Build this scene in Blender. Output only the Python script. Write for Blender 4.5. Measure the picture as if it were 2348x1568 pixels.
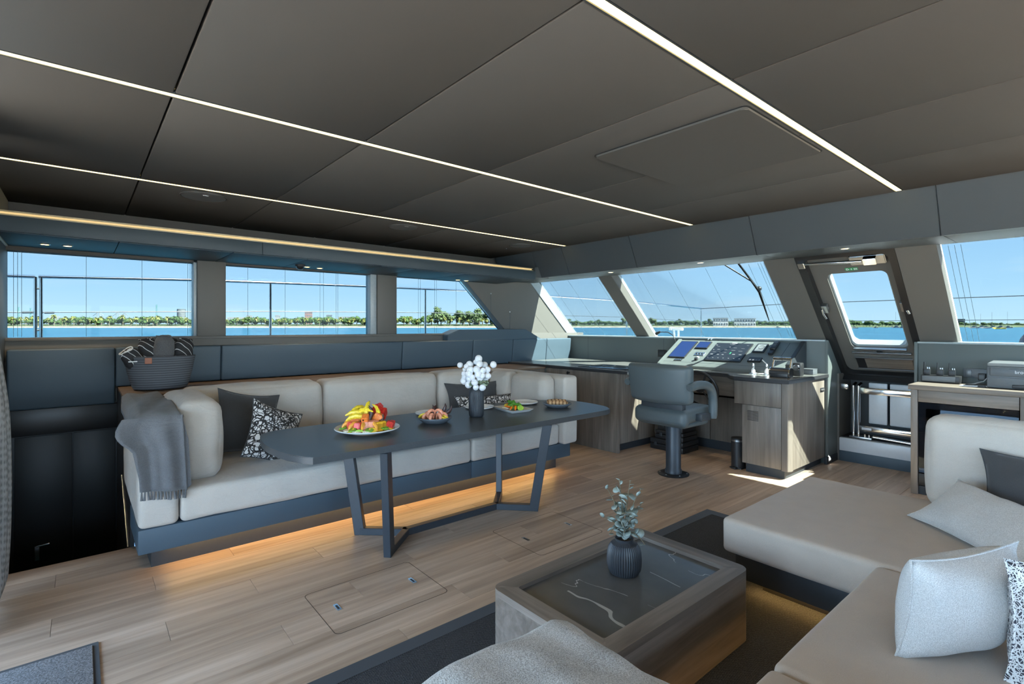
import bpy, bmesh, math, random
from mathutils import Vector, Matrix, noise, Euler
random.seed(7)
S = bpy.context.scene
COL = S.collection
for o in list(bpy.data.objects): bpy.data.objects.remove(o)

# ---------------------------------------------------------------- camera
cam = bpy.data.cameras.new('camera'); cam_o = bpy.data.objects.new('camera', cam); COL.objects.link(cam_o)
cam.sensor_width = 36.0; cam.lens = 36.0 * 1181.0 / 2348.0; cam.shift_y = -36.0 / 2348.0
cam.clip_start = 0.02; cam.clip_end = 20000
cam_o.location = (0, 0, 1.5); cam_o.rotation_euler = (math.radians(90), 0, math.radians(-40))
S.camera = cam_o
# ---------------------------------------------------------------- view
S.view_settings.view_transform = 'Standard'; S.view_settings.look = 'None'
S.cycles.max_bounces = 8; S.cycles.transparent_max_bounces = 16
S.view_settings.gamma = 1.0; S.view_settings.exposure = 2.52; S.view_settings.use_curve_mapping = False
# ---------------------------------------------------------------- world sky
SKY = 2.4
w = bpy.data.worlds.new('sky'); S.world = w; w.use_nodes = True
nt = w.node_tree; nt.nodes.clear()
tc = nt.nodes.new('ShaderNodeTexCoord'); sx = nt.nodes.new('ShaderNodeSeparateXYZ'); nt.links.new(tc.outputs['Generated'], sx.inputs[0])
rp = nt.nodes.new('ShaderNodeValToRGB'); nt.links.new(sx.outputs['Z'], rp.inputs[0])
e = rp.color_ramp.elements
e[0].position = 0.0; e[0].color = (0.64, 0.79, 0.90, 1)
e[1].position = 0.06; e[1].color = (0.48, 0.68, 0.86, 1)
for p, c in ((0.17, (0.33, 0.54, 0.80)), (0.45, (0.30, 0.48, 0.74)), (1.0, (0.24, 0.40, 0.66))):
    k = e.new(p); k.color = (*c, 1)
mp = nt.nodes.new('ShaderNodeMapping'); mp.inputs['Scale'].default_value = (5, 5, 26); nt.links.new(tc.outputs['Generated'], mp.inputs[0])
nz = nt.nodes.new('ShaderNodeTexNoise'); nz.inputs['Scale'].default_value = 1.6; nz.inputs['Detail'].default_value = 6; nt.links.new(mp.outputs[0], nz.inputs[0])
cr = nt.nodes.new('ShaderNodeValToRGB'); cr.color_ramp.elements[0].position = 0.56; cr.color_ramp.elements[0].color = (0, 0, 0, 1)
cr.color_ramp.elements[1].position = 0.80; cr.color_ramp.elements[1].color = (.55, .55, .55, 1); nt.links.new(nz.outputs[0], cr.inputs[0])
mx = nt.nodes.new('ShaderNodeMixRGB'); mx.inputs[2].default_value = (0.66, 0.74, 0.83, 1)
nt.links.new(cr.outputs[0], mx.inputs[0]); nt.links.new(rp.outputs[0], mx.inputs[1])
bg = nt.nodes.new('ShaderNodeBackground'); bg.inputs[1].default_value = SKY; nt.links.new(mx.outputs[0], bg.inputs[0])
wo = nt.nodes.new('ShaderNodeOutputWorld'); nt.links.new(bg.outputs[0], wo.inputs[0])
# ---------------------------------------------------------------- sun (forward of the starboard beam)
sl = bpy.data.lights.new('sun', 'SUN'); sl.energy = 56.0; sl.angle = math.radians(0.6); sl.color = (1.0, 0.90, 0.76)
so = bpy.data.objects.new('sun', sl); COL.objects.link(so)
so.rotation_euler = Vector((0.28, -0.80, 1.0)).to_track_quat('Z', 'Y').to_euler(); so.location = (3, -15, 10)

# ================================================================ helpers
def T(name, label, cat, loc=(0, 0, 0), rz=0.0, group=None):
    o = bpy.data.objects.new(name, None); COL.objects.link(o); o.empty_display_size = 0.05
    o.location = loc; o.rotation_euler = (0, 0, rz); o['label'] = label; o['category'] = cat
    if group: o['group'] = group
    return o
def root_inv(o):
    return (Matrix.Translation(o.location) @ Euler(o.rotation_euler).to_matrix().to_4x4()).inverted()
def attach(o, parent):
    if parent is not None:
        o.parent = parent
        if parent.type == 'EMPTY': o.matrix_parent_inverse = root_inv(parent)
def mk(name, bm, mat, parent=None, label=None, smooth=35, world=True):
    me = bpy.data.meshes.new(name)
    bmesh.ops.recalc_face_normals(bm, faces=bm.faces)
    bm.to_mesh(me); bm.free()
    if smooth:
        me.shade_smooth(); me.set_sharp_from_angle(angle=math.radians(smooth))
    me.materials.append(mat)
    o = bpy.data.objects.new(name, me); COL.objects.link(o)
    if parent is not None:
        if world: attach(o, parent)
        else: o.parent = parent
    if label: o['label'] = label
    return o
def tag(o, label, cat, group=None):
    o['label'] = label; o['category'] = cat
    if group: o['group'] = group
    return o
def struct(o, label=None):
    o['kind'] = 'structure'
    if label: o['label'] = label
    return o
def SE(name, loc, label):
    o = bpy.data.objects.new(name, None); COL.objects.link(o); o.location = loc; o['kind'] = 'structure'; o['label'] = label
    return o
def centre(o):
    """move a single-mesh thing's origin to the base centre of its mesh"""
    vs = [v.co for v in o.data.vertices]
    c = Vector(((min(v.x for v in vs) + max(v.x for v in vs)) / 2, (min(v.y for v in vs) + max(v.y for v in vs)) / 2, min(v.z for v in vs)))
    o.data.transform(Matrix.Translation(-c)); o.location = c
    return o
def copy_tree(o, parent=None):
    c = o.copy(); COL.objects.link(c); c.parent = parent
    for ch in list(o.children): copy_tree(ch, c)
    return c
def nb(): return bmesh.new()
def box(bm, x0, x1, y0, y1, z0, z1, bev=0.0, seg=2, M=None):
    r = bmesh.ops.create_cube(bm, size=1.0)
    vs = r['verts']
    for v in vs:
        v.co = Vector((x0 + (v.co.x + .5) * (x1 - x0), y0 + (v.co.y + .5) * (y1 - y0), z0 + (v.co.z + .5) * (z1 - z0)))
    if bev > 0:
        es = list({e for v in vs for e in v.link_edges})
        b = bmesh.ops.bevel(bm, geom=es, offset=bev, segments=seg, affect='EDGES', profile=0.5)
        vs = list({v for f in b['faces'] for v in f.verts} | {v for v in vs if v.is_valid})
    if M is not None:
        for v in vs: v.co = M @ v.co
    return vs
def bx(name, x0, x1, y0, y1, z0, z1, mat, parent=None, bev=0.004, seg=2, label=None, M=None):
    bm = nb(); box(bm, x0, x1, y0, y1, z0, z1, bev, seg, M)
    return mk(name, bm, mat, parent, label)
def prism(bm, poly, f, w0, w1):
    a = [bm.verts.new(f(u, v, w0)) for u, v in poly]; b = [bm.verts.new(f(u, v, w1)) for u, v in poly]
    n = len(poly); bm.faces.new(a); bm.faces.new(b[::-1])
    for i in range(n): bm.faces.new((a[i], b[i], b[(i + 1) % n], a[(i + 1) % n]))
    return a + b
XZ = lambda u, v, w: Vector((u, w, v))
YZ = lambda u, v, w: Vector((w, u, v))
XY = lambda u, v, w: Vector((u, v, w))
def px(name, poly, f, w0, w1, mat, parent=None, bev=0.0, seg=2, label=None):
    bm = nb(); prism(bm, poly, f, w0, w1)
    if bev: bmesh.ops.bevel(bm, geom=list(bm.edges), offset=bev, segments=seg, affect='EDGES')
    return mk(name, bm, mat, parent, label)
def rrect(x0, x1, y0, y1, r, n=5):
    pts = []
    for cx, cy, a0 in ((x1 - r, y1 - r, 0), (x0 + r, y1 - r, 90), (x0 + r, y0 + r, 180), (x1 - r, y0 + r, 270)):
        for i in range(n + 1):
            a = math.radians(a0 + 90 * i / n); pts.append((cx + r * math.cos(a), cy + r * math.sin(a)))
    return pts
def ring(bm, outer, inner, f, w0, w1):
    """frame between two closed loops of the same point count"""
    n = len(outer)
    A = [bm.verts.new(f(*p, w0)) for p in outer]; B = [bm.verts.new(f(*p, w0)) for p in inner]
    C = [bm.verts.new(f(*p, w1)) for p in outer]; D = [bm.verts.new(f(*p, w1)) for p in inner]
    for i in range(n):
        j = (i + 1) % n
        bm.faces.new((A[i], A[j], B[j], B[i])); bm.faces.new((C[i], D[i], D[j], C[j]))
        bm.faces.new((A[i], C[i], C[j], A[j])); bm.faces.new((B[i], B[j], D[j], D[i]))
def tube(bm, pts, r, n=8, closed=False, cap=True, flat=None):
    pts = [Vector(p) for p in pts]; m = len(pts)
    rs = r if isinstance(r, (list, tuple)) else [r] * m
    prev = None; loops = []
    for i in range(m):
        if closed: t = (pts[(i + 1) % m] - pts[i - 1]).normalized()
        else: t = (pts[min(i + 1, m - 1)] - pts[max(i - 1, 0)]).normalized()
        if prev is None:
            a = Vector((0, 0, 1)) if abs(t.z) < .9 else Vector((1, 0, 0))
            u = t.cross(a).normalized()
        else:
            u = (prev - t * prev.dot(t)).normalized()
        prev = u; v = t.cross(u)
        k = flat if flat else 1.0
        loops.append([bm.verts.new(pts[i] + (u * math.cos(2 * math.pi * j / n) + v * k * math.sin(2 * math.pi * j / n)) * rs[i]) for j in range(n)])
    rng = range(m) if closed else range(m - 1)
    for i in rng:
        a, b = loops[i], loops[(i + 1) % m]
        for j in range(n): bm.faces.new((a[j], a[(j + 1) % n], b[(j + 1) % n], b[j]))
    if cap and not closed:
        bm.faces.new(loops[0][::-1]); bm.faces.new(loops[-1])
def tb(name, pts, r, mat, parent=None, n=8, closed=False, label=None, flat=None):
    bm = nb(); tube(bm, pts, r, n, closed, True, flat); return mk(name, bm, mat, parent, label, smooth=50)
def lathe(bm, prof, n=32, c=(0, 0, 0), flute=None, sq=(1, 1), M=None):
    loops = []
    for i, (r, z) in enumerate(prof):
        lp = []
        for j in range(n):
            a = 2 * math.pi * j / n; rr = r
            if flute: rr = r * (1 - flute[1] * (0.5 - 0.5 * math.cos(flute[0] * a)) * flute[2](i, z))
            p = Vector((rr * math.cos(a) * sq[0], rr * math.sin(a) * sq[1], z))
            if M is not None: p = M @ p
            lp.append(bm.verts.new(p + Vector(c)))
        loops.append(lp)
    for i in range(len(prof) - 1):
        a, b = loops[i], loops[i + 1]
        for j in range(n): bm.faces.new((a[j], a[(j + 1) % n], b[(j + 1) % n], b[j]))
    if prof[0][0] > 1e-6: bm.faces.new(loops[0][::-1])
    if prof[-1][0] > 1e-6: bm.faces.new(loops[-1])
def lt(name, prof, c, mat, parent=None, n=32, label=None, flute=None, sq=(1, 1), M=None, smooth=50):
    bm = nb(); lathe(bm, prof, n, c, flute, sq, M)
    bmesh.ops.remove_doubles(bm, verts=bm.verts, dist=1e-5)
    return mk(name, bm, mat, parent, label, smooth=smooth)
def ball(bm, c, r, sub=2, sc=(1, 1, 1), M=None):
    q = bmesh.ops.create_icosphere(bm, subdivisions=sub, radius=1.0)
    for v in q['verts']:
        p = Vector((v.co.x * r * sc[0], v.co.y * r * sc[1], v.co.z * r * sc[2]))
        if M is not None: p = M @ p
        v.co = p + Vector(c)
    return q['verts']
def softbox(bm, lo, hi, r, puff=(0, 0, 0), n=9, wr=0.0, wsc=6.0, M=None, seed=0.0):
    """upholstered block: rounded edges, faces that swell, slight wrinkles"""
    lo = Vector(lo); hi = Vector(hi); c = (lo + hi) / 2; h = (hi - lo) / 2
    def axis(hh):
        k = min(r, hh * .98) / hh
        a = [-1, -1 + k * .12, -1 + k * .3, -1 + k * .6, -1 + k]
        mid = [(-1 + k) + (2 - 2 * k) * i / n for i in range(1, n)]
        return a + mid + [-x for x in reversed(a)]
    ax = [axis(h.x), axis(h.y), axis(h.z)]
    cache = {}
    def vert(p):
        key = tuple(round(x, 5) for x in p)
        if key in cache: return cache[key]
        q = Vector((p[0] * h.x, p[1] * h.y, p[2] * h.z))
        inn = Vector([max(-(h[i] - min(r, h[i] * .98)), min(h[i] - min(r, h[i] * .98), q[i])) for i in range(3)])
        d = q - inn
        L = d.length
        if L > 1e-9: q2 = inn + d / L * min(r, min(h) * .98 if False else r)
        else: q2 = q
        g = [1 - p[i] ** 2 for i in range(3)]
        nrm = d.normalized() if L > 1e-9 else Vector((0, 0, 0))
        add = Vector((math.copysign(1, p[0]) * puff[0] * g[1] * g[2] * abs(p[0]) ** 3, math.copysign(1, p[1]) * puff[1] * g[0] * g[2] * abs(p[1]) ** 3, math.copysign(1, p[2]) * puff[2] * g[0] * g[1] * abs(p[2]) ** 3))
        q2 = q2 + add + c
        if wr: q2 = q2 + nrm * wr * noise.noise(q2 * wsc + Vector((seed, seed * 2, 0)))
        if M is not None: q2 = M @ q2
        cache[key] = bm.verts.new(q2); return cache[key]
    for a in range(3):
        b, d = (a + 1) % 3, (a + 2) % 3
        for s in (-1, 1):
            for i in range(len(ax[b]) - 1):
                for j in range(len(ax[d]) - 1):
                    def P(x, y):
                        p = [0, 0, 0]; p[a] = s; p[b] = x; p[d] = y; return vert(tuple(p))
                    q = [P(ax[b][i], ax[d][j]), P(ax[b][i + 1], ax[d][j]), P(ax[b][i + 1], ax[d][j + 1]), P(ax[b][i], ax[d][j + 1])]
                    try: bm.faces.new(q if s > 0 else q[::-1])
                    except ValueError: pass
def sb(name, lo, hi, r, mat, parent=None, puff=(0, 0, 0), n=9, wr=0.0, wsc=6.0, M=None, seed=0.0, label=None):
    bm = nb(); softbox(bm, lo, hi, r, puff, n, wr, wsc, M, seed); return mk(name, bm, mat, parent, label, smooth=60)
def pillow(bm, wd, ht, th, M, n=18, wr=0.006, seed=0.0):
    g = {}
    for s in (-1, 1):
        for i in range(n + 1):
            for j in range(n + 1):
                u = -1 + 2 * i / n; v = -1 + 2 * j / n
                edge = i in (0, n) or j in (0, n)
                if edge and s == 1: g[s, i, j] = g[-1, i, j]; continue
                x = wd / 2 * u * (1 - .13 * (1 - v * v) * abs(u) ** 2); y = ht / 2 * v * (1 - .13 * (1 - u * u) * abs(v) ** 2)
                z = s * th / 2 * (max(0, (1 - u * u)) * max(0, (1 - v * v))) ** .52
                p = Vector((x, y, z))
                if not edge: p.z += wr * noise.noise(Vector((x * 9 + seed, y * 9, s * 3))) * 2
                g[s, i, j] = bm.verts.new(M @ p)
    for s in (-1, 1):
        for i in range(n):
            for j in range(n):
                q = (g[s, i, j], g[s, i + 1, j], g[s, i + 1, j + 1], g[s, i, j + 1])
                bm.faces.new(q if s > 0 else q[::-1])
def pil(name, label, wd, ht, th, loc, rot, mat, group=None, seed=0.0, seam=None):
    if len(rot) == 2:      # edge directions given
        u = Vector(rot[0]).normalized(); v = Vector(rot[1]); v = (v - u * v.dot(u)).normalized(); q = u.cross(v)
        M = Matrix.Translation(loc) @ Matrix(((u.x, v.x, q.x), (u.y, v.y, q.y), (u.z, v.z, q.z))).to_4x4()
    else: M = Matrix.Translation(loc) @ Euler([math.radians(a) for a in rot]).to_matrix().to_4x4()
    t = T(name, label, 'pillow', loc, 0, group)
    bm = nb(); pillow(bm, wd, ht, th, M, seed=seed); mk('cover', bm, mat, t, smooth=75)
    bm = nb()
    pts = []
    N = 18
    loop = [(-1 + 2 * i / N, -1) for i in range(N)] + [(1, -1 + 2 * i / N) for i in range(N)] + [(1 - 2 * i / N, 1) for i in range(N)] + [(-1, 1 - 2 * i / N) for i in range(N)]
    for u, v in loop:
        pts.append(M @ Vector((wd / 2 * u * (1 - .13 * (1 - v * v) * abs(u) ** 2), ht / 2 * v * (1 - .13 * (1 - u * u) * abs(v) ** 2), 0)))
    tube(bm, pts, 0.0035, 6, closed=True); mk('seam', bm, seam or mat, t)
    return t
FONT_CACHE = {}
def text(name, s, size, M, mat, parent=None, align='LEFT', depth=0.0006):
    cu = bpy.data.curves.new(name, 'FONT'); cu.body = s; cu.size = size; cu.align_x = align; cu.extrude = depth
    o = bpy.data.objects.new(name, cu); COL.objects.link(o)
    dg = bpy.context.evaluated_depsgraph_get()
    me = bpy.data.meshes.new_from_object(o.evaluated_get(dg))
    bpy.data.objects.remove(o)
    me.transform(M); me.materials.clear(); me.materials.append(mat)
    r = bpy.data.objects.new(name, me); COL.objects.link(r)
    if parent is not None: attach(r, parent)
    return r
def lerp(a, b, t): return a + (b - a) * t

# ================================================================ materials
def base_mat(name):
    m = bpy.data.materials.new(name); m.use_nodes = True
    return m, m.node_tree, m.node_tree.nodes['Principled BSDF']
def setp(b, **k):
    for a, v in k.items():
        b.inputs[a.replace('_', ' ')].default_value = v
def coords(t, scale, rand=0.0, rot=(0, 0, 0)):
    tc = t.nodes.new('ShaderNodeTexCoord'); mp = t.nodes.new('ShaderNodeMapping')
    mp.inputs['Scale'].default_value = scale; mp.inputs['Rotation'].default_value = rot
    if rand:
        oi = t.nodes.new('ShaderNodeObjectInfo'); mu = t.nodes.new('ShaderNodeVectorMath'); mu.operation = 'SCALE'
        cb = t.nodes.new('ShaderNodeCombineXYZ')
        for i in range(3): t.links.new(oi.outputs['Random'], cb.inputs[i])
        t.links.new(cb.outputs[0], mu.inputs[0]); mu.inputs['Scale'].default_value = rand
        ad = t.nodes.new('ShaderNodeVectorMath'); t.links.new(tc.outputs['Object'], ad.inputs[0]); t.links.new(mu.outputs[0], ad.inputs[1])
        t.links.new(ad.outputs[0], mp.inputs[0])
    else: t.links.new(tc.outputs['Object'], mp.inputs[0])
    return mp.outputs[0]
def noise_n(t, vec, scale, detail=4, dist=0.0, rough=0.55):
    n = t.nodes.new('ShaderNodeTexNoise'); n.inputs['Scale'].default_value = scale; n.inputs['Detail'].default_value = detail
    n.inputs['Distortion'].default_value = dist; n.inputs['Roughness'].default_value = rough
    t.links.new(vec, n.inputs[0]); return n.outputs[0]
def ramp(t, fac, stops):
    r = t.nodes.new('ShaderNodeValToRGB'); e = r.color_ramp.elements
    e[0].position = stops[0][0]; e[0].color = (*stops[0][1], 1); e[1].position = stops[-1][0]; e[1].color = (*stops[-1][1], 1)
    for p, c in stops[1:-1]: k = e.new(p); k.color = (*c, 1)
    t.links.new(fac, r.inputs[0]); return r.outputs[0]
def math_n(t, op, a, b=None):
    n = t.nodes.new('ShaderNodeMath'); n.operation = op
    for i, x in enumerate((a, b)):
        if x is None: continue
        if isinstance(x, (int, float)): n.inputs[i].default_value = x
        else: t.links.new(x, n.inputs[i])
    return n.outputs[0]
def mixc(t, fac, a, b, mode='MIX'):
    n = t.nodes.new('ShaderNodeMixRGB'); n.blend_type = mode
    for i, x in enumerate((fac, a, b)):
        if isinstance(x, (int, float)): n.inputs[i].default_value = x
        elif isinstance(x, tuple): n.inputs[i].default_value = (*x, 1)
        else: t.links.new(x, n.inputs[i])
    return n.outputs[0]
def bump(t, b, h, strength=0.2, dist=0.01):
    n = t.nodes.new('ShaderNodeBump'); n.inputs['Strength'].default_value = strength; n.inputs['Distance'].default_value = dist
    t.links.new(h, n.inputs['Height']); t.links.new(n.outputs[0], b.inputs['Normal'])
def plain(name, col, rough=0.5, metal=0.0, spec=0.5, var=0.06, vs=40.0, bmp=0.0, coat=0.0):
    """plain surface with slight tone variation"""
    m, t, b = base_mat(name); setp(b, Roughness=rough, Metallic=metal); b.inputs['Specular IOR Level'].default_value = spec
    if coat: b.inputs['Coat Weight'].default_value = coat
    v = coords(t, (1, 1, 1)); n = noise_n(t, v, vs, 3)
    lo = tuple(c * (1 - var) for c in col); hi = tuple(min(1, c * (1 + var)) for c in col)
    t.links.new(ramp(t, n, [(0.3, lo), (0.7, hi)]), b.inputs['Base Color'])
    if bmp: bump(t, b, n, bmp, 0.004)
    return m
def wood(name, c1, c2, c3, axis=0, rough=0.42, rand=7.0, scale=1.0, tone=0.12, ring_=True):
    m, t, b = base_mat(name); setp(b, Roughness=rough)
    sc = [14.0 * scale, 14.0 * scale, 14.0 * scale]; sc[axis] = 0.9 * scale
    v = coords(t, tuple(sc), rand)
    g = noise_n(t, v, 1.0, 8, 0.6, 0.62)
    sc2 = [90.0 * scale] * 3; sc2[axis] = 2.6 * scale
    v2 = coords(t, tuple(sc2), rand); f = noise_n(t, v2, 1.0, 3)
    sc3 = [5.0 * scale] * 3; sc3[axis] = 0.55 * scale
    v3 = coords(t, tuple(sc3), rand); big = noise_n(t, v3, 1.0, 2, 0.3)
    col = ramp(t, g, [(0.30, c1), (0.5, c2), (0.68, c3)])
    if ring_:
        wv = t.nodes.new('ShaderNodeTexWave'); wv.wave_type = 'BANDS'; wv.bands_direction = 'XYZ'[(axis + 1) % 3] if False else ('Y', 'X', 'X')[axis]
        wv.inputs['Scale'].default_value = 1.2; wv.inputs['Distortion'].default_value = 7.0; wv.inputs['Detail'].default_value = 2.0; wv.inputs['Detail Scale'].default_value = 0.6
        t.links.new(v3, wv.inputs[0])
        col = mixc(t, math_n(t, 'MULTIPLY', wv.outputs[0], 0.22), col, c1)
    col = mixc(t, math_n(t, 'MULTIPLY', f, 0.30), col, tuple(x * .72 for x in c1))
    col = mixc(t, 0.55, col, ramp(t, big, [(0.35, (0.62, 0.60, 0.58)), (0.68, (1.22, 1.22, 1.22))]), 'MULTIPLY')
    oi = t.nodes.new('ShaderNodeObjectInfo')
    col = mixc(t, 1.0, col, ramp(t, oi.outputs['Random'], [(0, (1 - tone, 1 - tone, 1 - tone)), (1, (1 + tone, 1 + tone, 1 + tone))]), 'MULTIPLY')
    t.links.new(col, b.inputs['Base Color']); bump(t, b, f, 0.10, 0.002)
    return m
def fabric(name, c1, c2, scale=900.0, rough=0.9, bmp=0.25, big=0.12, sheen=0.2, crease=0.0):
    m, t, b = base_mat(name); setp(b, Roughness=rough); b.inputs['Specular IOR Level'].default_value = 0.25; b.inputs['Sheen Weight'].default_value = sheen
    v = coords(t, (1, 1, 1)); n = noise_n(t, v, scale, 2); k = noise_n(t, v, 7.0, 4)
    col = ramp(t, n, [(0.35, c1), (0.65, c2)])
    col = mixc(t, big, col, ramp(t, k, [(0.3, tuple(x * .6 for x in c1)), (0.7, tuple(min(1, x * 1.2) for x in c2))]))
    t.links.new(col, b.inputs['Base Color']); bump(t, b, n, bmp, 0.0015)
    if crease:      # soft creases under the weave
        f = b.inputs['Normal'].links[0].from_node; v2 = coords(t, (1.0, 1.0, 2.2)); cr = noise_n(t, v2, 6.0, 3, 1.2)
        n2 = t.nodes.new('ShaderNodeBump'); n2.inputs['Strength'].default_value = crease; n2.inputs['Distance'].default_value = 0.03
        t.links.new(cr, n2.inputs['Height']); t.links.new(n2.outputs[0], f.inputs['Normal'])
    return m
def weave(name, c1, c2, freq=420.0, rough=0.92, bmp=0.5, rot=(0, 0, 0), pr=(1, 1, 1), mixn=0.5):
    """crossed yarns: two bands at right angles, broken by noise"""
    m, t, b = base_mat(name); setp(b, Roughness=rough); b.inputs['Specular IOR Level'].default_value = 0.2
    v = coords(t, pr, 0, rot)
    ws = []
    for d in ('X', 'Y', 'Z'):
        wv = t.nodes.new('ShaderNodeTexWave'); wv.bands_direction = d; wv.inputs['Scale'].default_value = freq / 20.0
        wv.inputs['Distortion'].default_value = 1.2; wv.inputs['Detail'].default_value = 1.0; wv.inputs['Detail Scale'].default_value = 3.0
        t.links.new(v, wv.inputs[0]); ws.append(wv.outputs[0])
    h = math_n(t, 'ADD', math_n(t, 'MULTIPLY', ws[0], ws[1]), math_n(t, 'MULTIPLY', ws[2], 0.6))
    n = noise_n(t, v, freq * .35, 3)
    h2 = math_n(t, 'ADD', math_n(t, 'MULTIPLY', h, 1 - mixn), math_n(t, 'MULTIPLY', n, mixn))
    t.links.new(ramp(t, h2, [(0.28, c1), (0.62, c2)]), b.inputs['Base Color']); bump(t, b, h2, bmp, 0.003)
    return m
def emis(name, col, strength):
    m, t, b = base_mat(name); setp(b, Roughness=0.5); b.inputs['Base Color'].default_value = (col[0] * .12, col[1] * .12, col[2] * .12, 1)
    b.inputs['Emission Color'].default_value = (*col, 1); b.inputs['Emission Strength'].default_value = strength
    return m
def glass(name, tint, gl=0.06):
    m = bpy.data.materials.new(name); m.use_nodes = True; t = m.node_tree; t.nodes.clear()
    tr = t.nodes.new('ShaderNodeBsdfTransparent'); tr.inputs[0].default_value = (*tint, 1)
    g = t.nodes.new('ShaderNodeBsdfGlossy'); g.inputs['Roughness'].default_value = 0.02; g.inputs[0].default_value = (0.8, 0.9, 1, 1)
    fr = t.nodes.new('ShaderNodeFresnel'); fr.inputs[0].default_value = 1.3
    mx = t.nodes.new('ShaderNodeMixShader'); mu = math_n(t, 'MULTIPLY', fr.outputs[0], gl * 10)
    t.links.new(mu, mx.inputs[0]); t.links.new(tr.outputs[0], mx.inputs[1]); t.links.new(g.outputs[0], mx.inputs[2])
    o = t.nodes.new('ShaderNodeOutputMaterial'); t.links.new(mx.outputs[0], o.inputs[0])
    return m
def scribble(name, dark, light, scale=26.0):
    """fabric printed with tangled dark strokes"""
    m, t, b = base_mat(name); setp(b, Roughness=0.9)
    lines = None
    for k, (rot, off) in enumerate(((0.3, 0.0), (1.2, 3.7), (2.2, 8.1))):
        v = coords(t, (1, 1, 1), 0, (rot, rot * 1.7, rot * .6))
        vo = t.nodes.new('ShaderNodeTexVoronoi'); vo.feature = 'DISTANCE_TO_EDGE'; vo.inputs['Scale'].default_value = scale * (1 + .25 * k)
        nn = t.nodes.new('ShaderNodeTexNoise'); nn.inputs['Scale'].default_value = 14; t.links.new(v, nn.inputs[0])
        mv = t.nodes.new('ShaderNodeVectorMath'); mv.operation = 'SCALE'; mv.inputs['Scale'].default_value = 0.05; t.links.new(nn.outputs['Color'], mv.inputs[0])
        ad = t.nodes.new('ShaderNodeVectorMath'); t.links.new(v, ad.inputs[0]); t.links.new(mv.outputs[0], ad.inputs[1])
        t.links.new(ad.outputs[0], vo.inputs[0])
        l = math_n(t, 'LESS_THAN', vo.outputs['Distance'], 0.055)
        lines = l if lines is None else math_n(t, 'MAXIMUM', lines, l)
    t.links.new(mixc(t, lines, light, dark), b.inputs['Base Color'])
    return m
def veined(name):
    m, t, b = base_mat(name); setp(b, Roughness=0.22); b.inputs['Specular IOR Level'].default_value = 0.5
    v = coords(t, (1, 1, 1)); n = noise_n(t, v, 2.2, 5)
    base = ramp(t, n, [(0.3, (0.060, 0.061, 0.060)), (0.7, (0.115, 0.113, 0.106))])
    vein = None
    for rot, sc, wdt, off in ((2.2, 1.3, 0.0034, 3.0), (1.5, 1.9, 0.0014, 5.0)):
        vv = coords(t, (1.0, 0.35, 0.0), 0, (0, 0, rot)); mpn = vv.node; mpn.inputs['Location'].default_value = (off, off, 0)
        nn = noise_n(t, vv, sc, 5, 0.4, 0.5)
        l = math_n(t, 'LESS_THAN', math_n(t, 'ABSOLUTE', math_n(t, 'SUBTRACT', nn, 0.5)), wdt)
        k = noise_n(t, v, 1.6 + off * .3, 1); l = math_n(t, 'MULTIPLY', l, math_n(t, 'GREATER_THAN', k, 0.50))
        vein = l if vein is None else math_n(t, 'MAXIMUM', vein, l)
    t.links.new(mixc(t, math_n(t, 'MULTIPLY', vein, .55), base, (0.55, 0.54, 0.5)), b.inputs['Base Color'])
    return m
def stripes(name, c1, c2, freq, d='Z', thr=0.85, rough=0.95):
    m, t, b = base_mat(name); setp(b, Roughness=rough); b.inputs['Specular IOR Level'].default_value = 0.2
    v = coords(t, (1, 1, 1)); wv = t.nodes.new('ShaderNodeTexWave'); wv.bands_direction = d; wv.inputs['Scale'].default_value = freq; wv.inputs['Distortion'].default_value = 0.6
    t.links.new(v, wv.inputs[0]); k = math_n(t, 'GREATER_THAN', wv.outputs[0], thr)
    t.links.new(mixc(t, k, c1, c2), b.inputs['Base Color'])
    n = noise_n(t, v, 500, 2); bump(t, b, n, .5, .003)
    return m

M_plank = wood('oak_plank', (0.370, 0.265, 0.192), (0.545, 0.412, 0.310), (0.660, 0.525, 0.412), 0, 0.42, 9.0, 1.0, 0.07)
M_cab = wood('smoked_oak', (0.138, 0.113, 0.092), (0.212, 0.178, 0.147), (0.275, 0.236, 0.198), 2, 0.45, 5.0, 1.3, 0.05)
M_cabx = wood('smoked_oak_across', (0.138, 0.113, 0.092), (0.212, 0.178, 0.147), (0.275, 0.236, 0.198), 1, 0.45, 5.0, 1.3, 0.05)
M_shelfw = wood('walnut_shelf', (0.150, 0.100, 0.062), (0.230, 0.160, 0.105), (0.290, 0.210, 0.145), 0, 0.4, 5.0, 1.0, 0.05)
M_ctab = wood('coffee_oak', (0.130, 0.105, 0.087), (0.205, 0.168, 0.140), (0.268, 0.228, 0.196), 0, 0.4, 5.0, 1.6, 0.04)
M_ctaby = wood('coffee_oak_across', (0.130, 0.105, 0.087), (0.205, 0.168, 0.140), (0.268, 0.228, 0.196), 1, 0.4, 5.0, 1.6, 0.04)
M_under = plain('subfloor', (0.05, 0.035, 0.025), 0.8)
M_ceil = plain('taupe_headliner', (0.082, 0.078, 0.073), 0.72, bmp=0.08, vs=700, var=0.03, spec=0.2)
M_ceild = plain('headliner_gap', (0.012, 0.012, 0.012), 0.8)
M_blue = plain('blue_grey_vinyl', (0.062, 0.092, 0.118), 0.48, bmp=0.15, vs=500, var=0.04, spec=0.4)
M_blue_shade = plain('blue_grey_vinyl_shaded', (0.034, 0.052, 0.066), 0.5, bmp=0.12, vs=500, var=0.04, spec=0.3)  # darker copy of the blue vinyl, port header's shade put into its colour
M_head = plain('grey_vinyl', (0.062, 0.071, 0.077), 0.5, bmp=0.1, vs=500, var=0.04, spec=0.4)
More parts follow.
